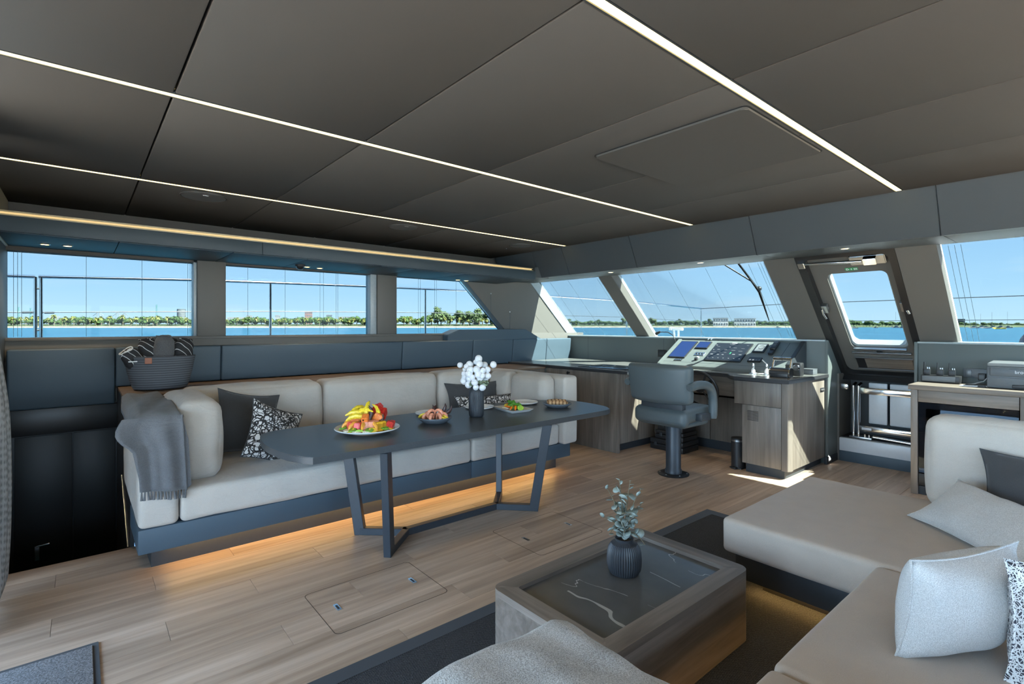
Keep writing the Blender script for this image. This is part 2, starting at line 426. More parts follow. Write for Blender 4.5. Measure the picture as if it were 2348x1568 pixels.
M_green = plain('sage_grey_vinyl', (0.118, 0.136, 0.132), 0.5, bmp=0.12, vs=500, var=0.04, spec=0.4)
M_pillar = plain('warm_grey_vinyl', (0.118, 0.112, 0.101), 0.5, bmp=0.1, vs=500, var=0.04, spec=0.4)
M_reveal = plain('painted_reveal', (0.33, 0.38, 0.40), 0.35)
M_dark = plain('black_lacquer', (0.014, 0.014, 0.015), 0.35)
M_black = plain('black_plastic', (0.018, 0.019, 0.021), 0.42)
M_char = plain('charcoal_trim', (0.030, 0.036, 0.042), 0.5)
M_cove = plain('cove_trim', (0.42, 0.35, 0.22), 0.4)
M_cream = fabric('cream_upholstery', (0.465, 0.415, 0.360), (0.565, 0.512, 0.452), 700, bmp=0.2, big=0.10, crease=0.22)
M_creams = fabric('sand_upholstery', (0.44, 0.370, 0.305), (0.53, 0.455, 0.385), 700, bmp=0.2, big=0.10)
M_white = plain('white_gelcoat', (0.62, 0.65, 0.68), 0.3, var=0.02)
M_ceram = plain('white_glazed_ceramic', (0.88, 0.87, 0.84), 0.18, var=0.02, coat=0.3)
M_stone = plain('grey_stoneware', (0.115, 0.130, 0.150), 0.4, var=0.2, vs=120)
M_chrome = plain('polished_steel', (0.80, 0.81, 0.82), 0.12, 1.0, var=0.02)
M_brush = plain('brushed_steel', (0.45, 0.46, 0.47), 0.32, 1.0, var=0.05)
M_table = plain('anthracite_ceramic_top', (0.052, 0.056, 0.060), 0.34, var=0.15, vs=300)
M_tleg = plain('anthracite_powder_coat', (0.030, 0.038, 0.048), 0.4, var=0.05)
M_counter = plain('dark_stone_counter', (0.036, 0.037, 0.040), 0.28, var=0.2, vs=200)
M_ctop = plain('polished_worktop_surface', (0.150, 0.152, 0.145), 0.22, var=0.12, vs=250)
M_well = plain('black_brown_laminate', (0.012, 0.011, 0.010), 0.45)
M_vase = plain('matt_black_vase', (0.022, 0.025, 0.030), 0.48, var=0.05)
M_greyp = fabric('dark_grey_linen', (0.045, 0.046, 0.048), (0.075, 0.075, 0.076), 800, bmp=0.4)
M_scrib = scribble('scribble_print', (0.03, 0.028, 0.028), (0.70, 0.68, 0.66), 15.0)
M_wpil = fabric('white_woven_cover', (0.40, 0.39, 0.375), (0.70, 0.69, 0.67), 480, bmp=0.5, big=.05, crease=.12)
M_dash = scribble('dashed_print', (0.72, 0.72, 0.71), (0.05, 0.05, 0.065), 46.0)
M_throw = fabric('grey_throw', (0.090, 0.090, 0.094), (0.165, 0.166, 0.172), 420, bmp=0.8, big=.2, crease=.25)
M_boucle = fabric('oatmeal_woven_throw', (0.20, 0.185, 0.165), (0.56, 0.55, 0.53), 330, bmp=1.0, big=.25, crease=.15)
M_curt = weave('grey_curtain', (0.17, 0.168, 0.165), (0.33, 0.325, 0.315), 700, bmp=0.4, pr=(1, 1, .25), mixn=.6)
M_rug = weave('dark_woven_rug', (0.018, 0.020, 0.024), (0.115, 0.118, 0.125), 900, bmp=0.6, rot=(0, 0, .785), mixn=.3)
M_rugb = fabric('black_rug_border', (0.014, 0.014, 0.016), (0.03, 0.03, 0.032), 500)
M_mat = fabric('charcoal_pile', (0.018, 0.02, 0.025), (0.26, 0.27, 0.29), 150, bmp=1.0, big=.05)
M_basket = stripes('coiled_rope', (0.075, 0.080, 0.090), (0.13, 0.14, 0.155), 16.0, 'Z', 0.45)
M_towel = fabric('grey_terry', (0.075, 0.075, 0.080), (0.14, 0.14, 0.145), 260, bmp=0.9)
M_towels = stripes('striped_terry', (0.035, 0.034, 0.036), (0.62, 0.62, 0.62), 9.0, 'DIAGONAL', 0.975)
M_towelw = fabric('white_terry', (0.55, 0.56, 0.58), (0.72, 0.73, 0.75), 260, bmp=0.9)
M_leather = plain('tan_leather', (0.30, 0.11, 0.06), 0.5)
M_marble = veined('dark_veined_stone')
M_led = emis('led_diffuser', (1.0, 0.74, 0.27), 1.6)
M_glow = emis('cove_led', (1.0, 0.70, 0.30), 0.15)
M_under_led = emis('plinth_led', (1.0, 0.58, 0.18), 4.5)
M_down = emis('downlight_lens', (1.0, 0.60, 0.18), 3.0)
GT = (0.253, 0.284, 0.294)
M_glass = glass('tinted_window_glass', GT, 0.03)
M_clear = glass('clear_glass', (0.75, 0.82, 0.86))
M_smoke = glass('smoked_cooler_glass', (0.55, 0.55, 0.58), 0.12)
M_cord = plain('blind_cord', (0.05, 0.08, 0.10), 0.6)
M_chair = plain('slate_leather', (0.082, 0.102, 0.108), 0.42, bmp=0.2, vs=300, var=0.05, spec=.5)
M_screen = emis('blue_screen', (0.010, 0.045, 0.20), 0.22)
M_disp = plain('display_glass', (0.016, 0.018, 0.022), 0.12)
M_lcd = emis('pale_lcd', (0.45, 0.55, 0.55), 0.16)
M_ink = emis('screen_lettering', (0.70, 0.76, 0.80), 0.09)
M_inkg = emis('screen_green', (0.10, 0.80, 0.40), 0.12)
M_print = plain('white_print', (0.75, 0.76, 0.78), 0.6)
M_printer = plain('printer_plastic', (0.105, 0.115, 0.125), 0.45, var=0.05)
M_printl = plain('printer_lid', (0.15, 0.16, 0.17), 0.3, var=0.05)
M_exit = plain('green_sign', (0.03, 0.30, 0.10), 0.5)
M_red = emis('red_lamp', (0.9, 0.02, 0.02), 0.15)
M_brass = plain('brass_knob', (0.70, 0.50, 0.20), 0.3, 1.0)
M_cable = plain('white_cable', (0.70, 0.70, 0.68), 0.5)
M_navy = fabric('navy_cover', (0.012, 0.022, 0.055), (0.022, 0.036, 0.08), 60, bmp=.3)

# ================================================================ the saloon shell
# X runs forward to the windscreen, Y to the port side, Z up; the floor is z = 0
# ---- floor of long oak planks
floor = SE('floor', (2.5, 2, 0), 'oak plank floor of the saloon')
bm = nb(); box(bm, -3.0, 6.6, -3.2, 4.33, -0.05, -0.006); box(bm, 0.30, 6.6, 4.33, 6.0, -0.05, -0.006)
mk('subfloor', bm, M_under, floor)
PW, PL = 0.2043, 1.32
ph = [-0.11, 0.773, 0.333, -0.11, 0.773, 0.333, -0.11, 0.773, 0.333]
pmesh = {}
def plank(x0, x1, y0, y1):
    L = round(x1 - x0, 3); W_ = round(y1 - y0, 3)
    if L < 0.03 or W_ < 0.02: return
    if (L, W_) not in pmesh:
        b = nb(); box(b, -L / 2 + .0008, L / 2 - .0008, -W_ / 2 + .0006, W_ / 2 - .0006, -0.006, 0, 0.0006, 1)
        me = bpy.data.meshes.new('plank'); b.to_mesh(me); b.free(); me.materials.append(M_plank); pmesh[L, W_] = me
    o = bpy.data.objects.new('plank', pmesh[L, W_]); COL.objects.link(o)
    o.location = ((x0 + x1) / 2, (y0 + y1) / 2, 0); attach(o, floor)
for r in range(-1, 22):
    y1 = 4.155 - PW * r; y0 = y1 - PW
    xa, xb = -1.9, 6.53
    if r < 0: xa = 3.85; y1 += .3
    if r > 16: xb = 4.3
    p = ph[r % 9] - 1.32 * 2
    k = 0
    while p < xb:
        a, b_ = max(p, xa), min(p + PL, xb)
        # planks hidden under the port sofa are left out
        if b_ - a > 0.03 and not (y0 > 3.93 and a > .35 and b_ < 3.7): plank(a, b_, y0, y1)
        p += PL
# step edge strip along the stairwell
bx('stair_nosing', -0.66, 0.29, 4.155, 4.345, -0.006, 0, M_plank, floor, 0.001)
bx('stair_nosing', 0.29, 3.85, 4.155, 4.345, -0.006, 0, M_plank, floor, 0.001)

# ---- ceiling panels
CZ = lambda x: 2.544 - 0.0093 * x
ceil = SE('ceiling', (2.5, 2, 2.5), 'taupe panelled ceiling with narrow seams')
XS = [-3.2, -1.44, -0.56, 0.323, 1.227, 2.08, 2.95, 3.81, 4.66]
LY = [-0.60, 1.08, 2.765, 4.50]
YS = [-3.2] + LY + [6.05]
def ceil_panel(x0, x1, y0, y1, th=0.05):
    b = nb(); vs = box(b, x0 + .004, x1 - .004, y0, y1, 0, th, 0.007, 2)
    dz = random.uniform(-.0015, .0015)
    for v in b.verts: v.co.z += CZ(v.co.x) + dz
    mk('ceiling_panel', b, M_ceil, ceil)
for i in range(len(XS) - 1):
    for j in range(len(YS) - 1):
        x0, x1, y0, y1 = XS[i], XS[i + 1], YS[j], YS[j + 1]
        y0 += .027 if j > 0 else 0; y1 -= .027 if j < len(YS) - 2 else 0
        ceil_panel(x0, x1, y0, y1)
bm = nb(); box(bm, -3.2, 5.7, -3.3, 6.2, 2.60, 2.66); mk('roof_deck', bm, M_ceild, ceil)
# raised hatch lid in the ceiling
bm = nb(); prism(bm, rrect(2.36, 3.29, 1.13, 2.05, 0.03), XY, -0.012, 0.0)
bmesh.ops.bevel(bm, geom=[e for e in bm.edges if abs(e.verts[0].co.z + .012) < 1e-6 and abs(e.verts[1].co.z + .012) < 1e-6], offset=.005, segments=2, affect='EDGES')
for v in bm.verts: v.co.z += CZ(v.co.x) - .001
mk('ceiling_hatch_lid', bm, M_ceil, ceil)
bm = nb(); ring(bm, rrect(2.352, 3.298, 1.122, 2.058, .034), rrect(2.360, 3.290, 1.130, 2.050, .03), XY, -.003, 0)
for v in bm.verts: v.co.z += CZ(v.co.x)
mk('hatch_gap', bm, M_ceild, ceil)
# ---- light strips let into the ceiling
LED_L = ['long ceiling light strip out over the starboard sofa', 'broad ceiling light strip ending above the helm, nearest the hatch lid', 'ceiling light strip running above the dining table', 'thin ceiling light strip running above the port sofa beside the round speakers']
for k, y in enumerate(LY):
    t = T('ceiling_light_strip', LED_L[k], 'light strip', (1.2, y, 2.53), 0, 'ceiling light strips')
    b = nb(); box(b, -2.8, 4.645, y - .019, y + .019, 0.002, 0.012, .003, 1)
    for v in b.verts: v.co.z += CZ(v.co.x)
    mk('diffuser', b, M_led, t)
    b = nb(); box(b, -2.8, 4.65, y - .026, y - .0195, 0.0, 0.02); box(b, -2.8, 4.65, y + .0195, y + .026, 0.0, 0.02)
    for v in b.verts: v.co.z += CZ(v.co.x)
    mk('channel', b, M_char, t)
# ---- ceiling speakers
def speaker(x, y, r, label):
    z = CZ(x)
    t = T('ceiling_speaker', label, 'speaker', (x, y, z - .006), 0, 'round ceiling speakers')
    lt('grille', [(0, -.004), (r * .93, -.004), (r * .93, 0.004), (0, .004)], (x, y, z - .004), M_printl, t, 40)
    lt('rim', [(r * .935, -.002), (r * .95, -.008), (r * .99, -.007), (r, 0.0), (r, .004), (r * .935, .004)], (x, y, z), M_ceil, t, 40)
    bx('badge', x - .02, x + .02, y - .075, y - .068, z - .0095, z - .007, M_brush, t, 0)
speaker(0.76, 4.735, 0.165, 'round ceiling speaker nearest the camera on the port side')
speaker(2.545, 4.775, 0.150, 'middle round ceiling speaker above the port sofa')
speaker(4.20, 4.84, 0.145, 'far round ceiling speaker by the front corner')
o = lt('ceiling_sensor', [(0, -.012), (.012, -.01), (.014, 0), (0, 0)], (4.22, 5.14, CZ(4.2)), M_black, None, 16); tag(o, 'tiny black sensor dot beside the far ceiling speaker', 'sensor'); centre(o)

# ---- port header with light cove
SL = lambda x: -0.0095 * x
cove = SE('trim_1', (2, 5.5, 2.2), 'blue grey header box with a lit cove above the port windows')
def sheared(name, x0, x1, y0, y1, z0, z1, mat, parent, bev=.004):
    b = nb(); box(b, x0, x1, y0, y1, z0, z1, bev, 2)
    for v in b.verts: v.co.z += SL(v.co.x)
    return mk(name, b, mat, parent)
hx = [-0.46, 0.24, 1.06, 1.72, 2.50, 2.92, 3.60, 4.74]
for a, b_ in ((-0.46, 1.30), (1.30, 4.74)): sheared('header_face', a + .001, b_ - .001, 5.15, 5.18, 2.178, 2.292, M_blue_shade, cove)
for a, b_ in zip(hx, hx[1:]): sheared('soffit_panel', a + .002, b_ - .002, 5.18, 6.02, 2.172, 2.20, M_blue_shade, cove)
sheared('cove_shelf', -0.46, 4.74, 5.18, 6.0, 2.262, 2.275, M_ceil, cove)
sheared('cove_lip', -0.46, 4.70, 5.150, 5.165, 2.292, 2.302, M_cove, cove, .002); sheared('cove_lip', -0.46, 4.70, 5.156, 5.165, 2.318, 2.330, M_cove, cove, .002)
sheared('cove_led', -0.44, 4.68, 5.160, 5.175, 2.300, 2.326, M_glow, cove, .002)
bx('cove_end', -0.50, -0.46, 5.12, 6.02, 2.17, 2.56, M_cove, cove)

# ---- port wall: lower wall, upholstered panels, pillars, forward quarter
pw = SE('wall_port', (2.5, 6, 0), 'port wall with upholstered blue panels under the windows')
bx('wall_lining', -0.60, 6.6, 5.97, 6.10, 0.80, 1.395, M_pillar, pw, 0.002)
bx('window_ledge', -0.60, 4.90, 5.955, 6.17, 1.375, 1.402, M_pillar, pw, 0.004)
pxs = [-0.46, 0.245, 1.09, 3.11, 4.20, 4.93, 5.62, 6.17]
for a, b_ in zip(pxs, pxs[1:]):
    bm = nb(); softbox(bm, (a + .0015, 5.87, 0.955 if a > 0 else 0.80), (b_ - .0015, 5.97, 1.308), .018, n=3)
    for v in bm.verts: v.co.y -= (v.co.z - 0.955) * 0.10 if v.co.y < 5.93 else 0
    mk('upholstered_panel', bm, M_blue, pw, smooth=60)
px('raised_ledge', [(3.78, 1.30), (3.78, 1.385), (3.97, 1.455), (5.18, 1.455), (5.50, 1.31), (5.50, 1.30)], XZ, 5.85, 6.08, M_blue, pw, 0.006)
for a, b_ in ((0.905, 1.161), (2.845, 3.11)): bx('window_pillar', a, b_, 6.0, 6.17, 1.395, 2.20, M_pillar, pw, 0.006)
for a, b_ in ((0.877, 0.905), (2.766, 2.845)): bx('pillar_return', a, b_, 6.03, 6.17, 1.395, 2.20, M_reveal, pw, 0.002)
bx('aft_jamb', -0.60, -0.475, 5.60, 6.17, 0.70, 2.56, M_head, pw, 0.006)
px('front_quarter_panel', [(4.125, 2.19), (5.64, 2.19), (6.54, 1.30), (4.90, 1.30), (4.90, 1.45)], XZ, 6.0, 6.17, M_pillar, pw, 0.004)
bx('window_head', -0.60, 5.66, 6.03, 6.17, 2.14, 2.64, M_ceil, pw, 0.004)
# port windows: panes and the fine cords of the blinds
def cordset(parent, pts, r=0.0016):
    for a, b_ in pts: tb('blind_cord', [a, b_], r, M_cord, parent, 5)
def side_window(n, poly, cords, label):
    wn = SE('window_%d' % n, (poly[0][0], 6.12, poly[0][1]), label)
    px('pane', poly, XZ, 6.125, 6.135, M_glass, wn)
    cordset(wn, [((x, 6.05, 1.41), (x, 6.05, 2.15)) for x in cords])
side_window(1, [(-0.475, 1.40), (0.877, 1.40), (0.877, 2.16), (-0.475, 2.16)], (-.43, -.405, -.38, .045, .455, .83, .85), 'aft port window over the stairwell')
side_window(2, [(1.161, 1.40), (2.766, 1.40), (2.766, 2.16), (1.161, 2.16)], (1.38, 1.76, 2.15, 2.19, 2.34, 2.36), 'middle port window')
side_window(3, [(3.11, 1.40), (4.77, 1.40), (4.91, 1.44), (4.14, 2.16), (3.11, 2.16)], (3.45, 3.48, 3.7, 3.73, 4.05), 'forward port window with a raked front edge')
for x, z0, z1 in ((4.62, 1.62, 1.97), (4.98, 1.46, 1.71)):
    tb('blind_cord', [(x, 5.985, z0), (x, 5.985, z1)], .002, M_cord, pw, 5); bm = nb(); ball(bm, (x, 5.985, z1 + .008), .01, 1); mk('cord_stop', bm, M_print, pw)

# ---- windscreen header
hd = SE('trim_2', (4.8, 2, 2.3), 'grey panelled header over the windscreen')
hy = [-3.2, -0.5, 0.877, 2.224, 3.575, 4.632, 5.20, 6.0]
for a, b_ in zip(hy, hy[1:]):
    px('header_panel', [(4.69, 2.53), (4.86, 2.168), (4.90, 2.168), (4.90, 2.53)], XZ, a + .0015, b_ - .0015, M_head, hd, 0.004)
for a, b_ in zip(hy, hy[1:] ): bx('header_soffit', 4.862, 5.45, a + .0015, b_ - .0015, 2.176, 2.20, M_head, hd, 0.003)
px('header_return', [(4.74, 2.165), (5.0, 2.165), (5.0, 2.34), (4.74, 2.30)], XZ, 5.16, 6.0, M_head, hd, .004)

# ---- windscreen: raked posts, sill, panes
RX = lambda z, off=0.0: 6.27 - (z - 1.34) * 1.0357 + off
fw = SE('wall_front', (6.3, 2, 0), 'front wall with raked posts between the windscreen panes')
def post(name, y0, y1, mat, o0=0.0, o1=0.235, z0=1.30, z1=2.22, bev=.004):
    px(name, [(RX(z0, o0), z0), (RX(z0, o1), z0), (RX(z1, o1), z1), (RX(z1, o0), z1)], XZ, y0, y1, mat, fw, bev)
post('post_face', 4.395, 4.62, M_pillar, 0, .16); post('post_back', 4.40, 4.615, M_reveal, .16, .235)
post('post_face', 2.105, 2.41, M_pillar, 0, .16); post('post_back', 2.12, 2.405, M_reveal, .16, .235)
post('post_face', 1.005, 1.29, M_pillar, 0, .16); post('post_back', 1.01, 1.285, M_reveal, .16, .235)
post('post_back', 5.985, 6.0, M_reveal, .0, .235)
bx('front_lining', 6.25, 6.40, 2.11, 5.97, 0.0, 1.348, M_green, fw, 0.004)
bx('front_lining', 6.25, 6.40, -3.2, 1.30, 0.0, 1.348, M_green, fw, 0.004)
bx('sill', 6.22, 6.56, 2.11, 6.0, 1.335, 1.352, M_reveal, fw, 0.003); bx('sill', 6.22, 6.56, -3.2, 1.30, 1.335, 1.352, M_reveal, fw, 0.003)
for y in (3.35, 4.15, 5.55): bx('lining_seam', 6.2495, 6.252, y - .002, y + .002, .98, 1.335, M_char, fw, 0)
bm = nb(); prism(bm, [(5.40, 2.20), (5.66, 2.20), (5.66, 2.62), (5.40, 2.62)], XZ, -3.2, 6.17); mk('windscreen_head', bm, M_head, fw)
def front_window(n, y0, y1, cords, label, z0=1.352, z1=2.20):
    wn = SE('window_%d' % n, (RX(1.35, .2), (y0 + y1) / 2, 1.35), label)
    bm = nb(); prism(bm, [(RX(z0, .20), z0), (RX(z0, .21), z0), (RX(z1, .21), z1), (RX(z1, .20), z1)], XZ, y0, y1); mk('pane', bm, M_glass, wn)
    cordset(wn, [((RX(1.36, .12), y, 1.36), (RX(2.17, .12), y, 2.17)) for y in cords])
front_window(4, 4.62, 5.985, (5.68, 5.3, 4.75, 4.71, 4.68), 'small port windscreen pane by the galley')
front_window(5, 2.41, 4.395, (4.05, 3.6, 3.12, 2.62, 2.52, 2.49, 2.46), 'wide windscreen pane ahead of the helm')
front_window(7, -3.2, 1.005, (0.95, .91, .87, .50), 'starboard windscreen pane over the printer')

# ---- starboard side and aft frames behind the camera: sill, posts and header of open sliding doors
sw = SE('wall_starboard', (2, -3.1, 0), 'starboard wall with a long window')
bx('wall_lining', -3.0, 6.3, -3.25, -3.1, 0, 0.85, M_head, sw)
for x in (-3.0, 0.2, 3.4): bx('window_pillar', x, x + .15, -3.25, -3.1, 0.85, 1.98, M_head, sw)
bx('window_head', -3.0, 6.3, -3.25, -3.1, 1.98, 2.62, M_head, sw)  # unseen head, set low to shorten the reach of the sun indoors
aw = SE('wall_aft', (-3, 1, 0), 'aft door frame')
bx('door_post', -3.1, -2.95, -3.2, -3.0, 0, 2.55, M_head, aw); bx('door_post', -3.1, -2.95, 5.9, 6.1, 0, 2.55, M_head, aw)
bx('bulkhead', -0.78, -0.66, 3.98, 6.17, -1.3, 2.6, M_head, aw)
bx('door_head', -3.1, -2.95, -3.2, 6.1, 2.40, 2.6, M_head, aw)

# ---- stairwell down into the port hull
sv = SE('trim_3', (0, 5, -1), 'dark stairwell down to the port hull beside the sofa')
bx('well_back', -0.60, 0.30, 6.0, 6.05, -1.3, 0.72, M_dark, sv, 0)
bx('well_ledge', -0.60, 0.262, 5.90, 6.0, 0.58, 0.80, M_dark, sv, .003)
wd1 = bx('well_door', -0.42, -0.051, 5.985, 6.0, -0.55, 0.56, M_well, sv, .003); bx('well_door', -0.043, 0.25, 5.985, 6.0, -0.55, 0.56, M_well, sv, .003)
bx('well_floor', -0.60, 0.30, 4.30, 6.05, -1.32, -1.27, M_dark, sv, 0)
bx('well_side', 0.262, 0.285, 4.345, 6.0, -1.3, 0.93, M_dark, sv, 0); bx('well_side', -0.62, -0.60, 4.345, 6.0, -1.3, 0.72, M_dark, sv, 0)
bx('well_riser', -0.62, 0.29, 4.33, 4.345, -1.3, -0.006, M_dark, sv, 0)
tb('hand_rail', [(0.258, 4.50, -.05), (0.258, 5.2, .30)], .006, M_brush, sv)
bm = nb(); box(bm, -.295, -.265, 5.975, 5.985, -.50, -.38, .003); mk('handle_plate', bm, M_brush, wd1)
tb('lever_handle', [(-.28, 5.975, -.37), (-.28, 5.945, -.37), (-.20, 5.945, -.365)], .008, M_chrome, wd1, label='small chrome lever handle')

# ================================================================ port side: shelf, sofa, pillows
t = T('long_shelf', 'wooden shelf running behind the port sofa under blue panels', 'shelf', (2.5, 5.5, 0.93))
for a, b_ in ((0.262, 1.55), (1.55, 2.85), (2.85, 4.84)): bx('board', a + .001, b_ - .001, 5.06, 5.97, 0.925, 0.950, M_shelfw, t, .002)
bx('front_panel', 0.262, 4.84, 5.07, 5.09, 0.02, 0.925, M_cab, t, .001)

t = T('corner_sofa', 'cream U-shaped dining sofa on a blue base along the port windows', 'sofa', (2.1, 4.3, 0))
FY = 3.745
for a, b_ in ((0.262, 1.60), (1.60, 2.68), (2.68, 3.955)): bx('base_panel', a + .001, b_ - .001, FY + .012, 5.05, 0.138, 0.286, M_blue, t, .008)
px('plinth', [(0.34, 3.90), (3.88, 3.90), (3.88, 5.0), (0.34, 5.0)], XY, 0.0, 0.138, M_char, t)
bx('plinth_light', 0.42, 3.80, 3.845, 3.862, 0.126, 0.136, M_under_led, t, 0)
for a, b_, sd in ((0.474, 2.68, 1), (2.684, 3.786, 2)):
    sb('seat_cushion', (a, FY, 0.287), (b_, 4.80, 0.490), .035, M_cream, t, (0, .006, .02), 14, .006, 7, seed=sd)
sb('armrest', (0.262, FY, 0.287), (0.470, 5.05, 0.955), .035, M_cream, t, (.004, .004, .004), 8, .003, 7)
sb('armrest', (3.79, FY - .06, 0.287), (3.995, 5.05, 0.985), .035, M_cream, t, (.004, .004, .004), 8, .003, 7, seed=3)
for k, (a, b_) in enumerate(((0.62, 1.708), (1.716, 2.925), (2.935, 3.62))):
    sb('back_cushion', (a, 4.70, 0.475), (b_, 5.04, 1.0), .075, M_cream, t, (.0, .04, .012), 12, .012, 5, seed=k * 5)
sb('side_cushion', (0.475, 3.90, 0.478), (0.745, 4.86, 1.005), .085, M_cream, t, (.03, .02, .012), 10, .014, 6, seed=11)
for k, (a, b_) in enumerate(((3.80, 4.33), (4.34, 4.72))):
    sb('side_cushion', (3.585, a, 0.478), (3.80, b_, 0.985), .075, M_cream, t, (.025, .01, .012), 9, .012, 6, seed=21 + k)

pil('throw_pillow', 'plain dark grey linen pillow leaning by the left sofa arm', .50, .50, .16, (1.02, 4.48, .735), (75, 12, 12), M_greyp, seed=1)
pil('throw_pillow', 'black and white scribble pillow in front of the dark grey one', .45, .45, .15, (1.13, 4.17, .68), (72, 24, 16), M_scrib, seed=2, seam=M_greyp)
pil('throw_pillow', 'dark grey linen pillow in the far sofa corner behind the flower vase', .62, .40, .13, (3.27, 4.55, .70), (72, 0, -14), M_greyp, seed=3)
pil('throw_pillow', 'long black and white scribble pillow in the far sofa corner', .75, .34, .13, (3.33, 4.34, .615), (66, 0, -14), M_scrib, seed=4, seam=M_greyp)

# grey throw over the left arm
tr = T('throw_blanket', 'grey throw blanket with a fringed hem over the left sofa arm', 'blanket', (.36, 4.2, .5))
def throw_pt(u, s):
    # u across the arm 0..1, s along: 0 at the shelf, 1 at the fringed end
    top = 1.25; L = s * 1.72
    x = lerp(0.245, 0.50, u) + .02 * math.sin(s * 5)
    if L < top:
        y = 5.0 - L; z = 0.968 + .006 * math.sin(u * 9 + s * 14)
        if u < .12: z -= (.12 - u) * 1.1; x = 0.252 - (.12 - u) * .02
        if u > .90: z -= (u - .90) * .35
    else:
        h = L - top; y = FY - .012 - .025 * math.sin(min(1, h / .12) * 1.57); z = 0.965 - h * (1.0 - .08 * (1 - u))
        x = lerp(0.245 - .06 * math.sin(min(1, h / .2) * 3.14) + h * .05, 0.485 + h * .05, u)
        y -= .016 * math.sin(u * 11 + 1) * min(1, h / .1) + .02 * math.exp(-((u - .35) / .1) ** 2) * min(1, h / .2)
        if u < .10: y -= .05 * (0.10 - u) * 10 * min(1, h / .15) * max(0, 1 - h / .45); x -= .5 * (.10 - u) * max(0, 1 - h / .4)
    return Vector((x, y, z))
bm = nb(); NU, NS = 30, 60
g = [[bm.verts.new(throw_pt(i / NU, j / NS)) for j in range(NS + 1)] for i in range(NU + 1)]
for i in range(NU):
    for j in range(NS): bm.faces.new((g[i][j], g[i + 1][j], g[i + 1][j + 1], g[i][j + 1]))
o = mk('cloth', bm, M_throw, tr, smooth=80); md = o.modifiers.new('thickness', 'SOLIDIFY'); md.thickness = .006; md.offset = 1
for k in range(15):
    p = throw_pt((k + .5) / 15, 1.0); q = p + Vector((random.uniform(-.008, .008), -.004, -.05))
    tb('tassel', [p + Vector((0, 0, .004)), p.lerp(q, .5), q], [.004, .006, .008], M_throw, tr, 6)
# second layer peeping out by the cushion
px('under_fold', [(0.485, 0.94), (0.515, 0.80), (0.53, 0.52), (0.51, 0.50), (0.49, 0.58)], XZ, FY - .018, FY - .010, M_throw, tr)

# basket with rolled towels
bk = T('rope_basket', 'grey coiled rope basket holding rolled towels on the shelf', 'basket', (.54, 5.45, .95))
bm = nb(); prof = [(0.0, .004), (.175, .004), (.195, .01)]
for k in range(17):
    z = .012 + k * .0165; r = lerp(.198, .262, (k / 16) ** .7)
    prof += [(r - .004, z), (r + .002, z + .008)]
prof += [(.262, .292), (.252, .294), (.246, .285)] + [(lerp(.246, .19, k / 8), .285 - k * .033) for k in range(1, 9)] + [(0, .02)]
lathe(bm, prof, 48, (.545, 5.47, .95), sq=(1.0, .78)); bmesh.ops.remove_doubles(bm, verts=bm.verts, dist=1e-5); mk('coil_body', bm, M_basket, bk, smooth=70)
bx('leather_tag', .415, .465, 5.258, 5.268, 1.185, 1.235, M_leather, bk, .003)
bx('handle_slot', .305, .365, 5.266, 5.274, 1.203, 1.212, M_print, bk, .002)
def towel(c, r, L, rot, mat, label, inner=None):
    t = T('rolled_towel', label, 'towel', c, 0, 'rolled towels in the basket')
    M = Matrix.Translation(c) @ Euler([math.radians(a) for a in rot]).to_matrix().to_4x4()
    bm = nb(); softbox(bm, (-r, -r * .72, -L / 2), (r, r * .72, L / 2), r * .70, (0, 0, .012), 8, .012, 14, M, seed=c[0] * 9); mk('roll', bm, mat, t, smooth=80)
    bm = nb(); pts = []
    for k in range(40):
        a = k * .42; rr = r * .18 + (r * .62) * k / 40
        pts.append(M @ Vector((rr * math.cos(a), rr * .7 * math.sin(a), L / 2 + .004 + .004 * math.cos(k))))
    tube(bm, pts, .006, 5); mk('rolled_edge', bm, inner or mat, t)
towel((.345, 5.40, 1.225), .075, .17, (12, -35, 10), M_towels, 'dark towel roll with a white edge at the basket left', M_towelw)
towel((.46, 5.47, 1.275), .075, .22, (0, -8, 0), M_towels, 'dark striped towel roll second from the left in the basket')
towel((.565, 5.43, 1.29), .078, .24, (5, 0, 15), M_towel, 'plain grey towel roll standing in the middle of the basket')
towel((.62, 5.52, 1.28), .06, .20, (0, 8, 0), M_towels, 'dark towel roll behind the plain grey one')
towel((.715, 5.45, 1.27), .075, .22, (0, 10, 10), M_towels, 'dark striped towel roll at the basket right')

# ================================================================ dining table
dt = T('dining_table', 'long dark dining table with splayed metal legs', 'table', (2.3, 3.4, 0))
pts = []
for k in range(25):      # gently bowed edges, rounded corners
    a = k / 24; pts.append((lerp(1.06, 3.62, a), 2.985 - .02 * math.sin(a * math.pi)))
top = [(0.985, 3.03)] + [(1.02, 2.985)] + pts + [(3.70, 3.02), (3.76, 3.10)]
for k in range(1, 12): a = k / 12; top.append((3.77 + .05 * math.sin(a * math.pi), lerp(3.10, 3.80, a)))
top += [(3.75, 3.87), (3.66, 3.93)]
for k in range(25): a = k / 24; top.append((lerp(3.60, 1.10, a), 3.945 + .02 * math.sin(a * math.pi)))
top += [(1.02, 3.92), (0.96, 3.86)]
for k in range(1, 12): a = k / 12; top.append((0.95 - .05 * math.sin(a * math.pi), lerp(3.84, 3.10, a)))
bm = nb(); prism(bm, top, XY, .708, .75); bmesh.ops.bevel(bm, geom=[e for e in bm.edges if abs(e.verts[0].co.z - e.verts[1].co.z) < 1e-6], offset=.004, segments=2, affect='EDGES')
mk('table_top', bm, M_table, dt)
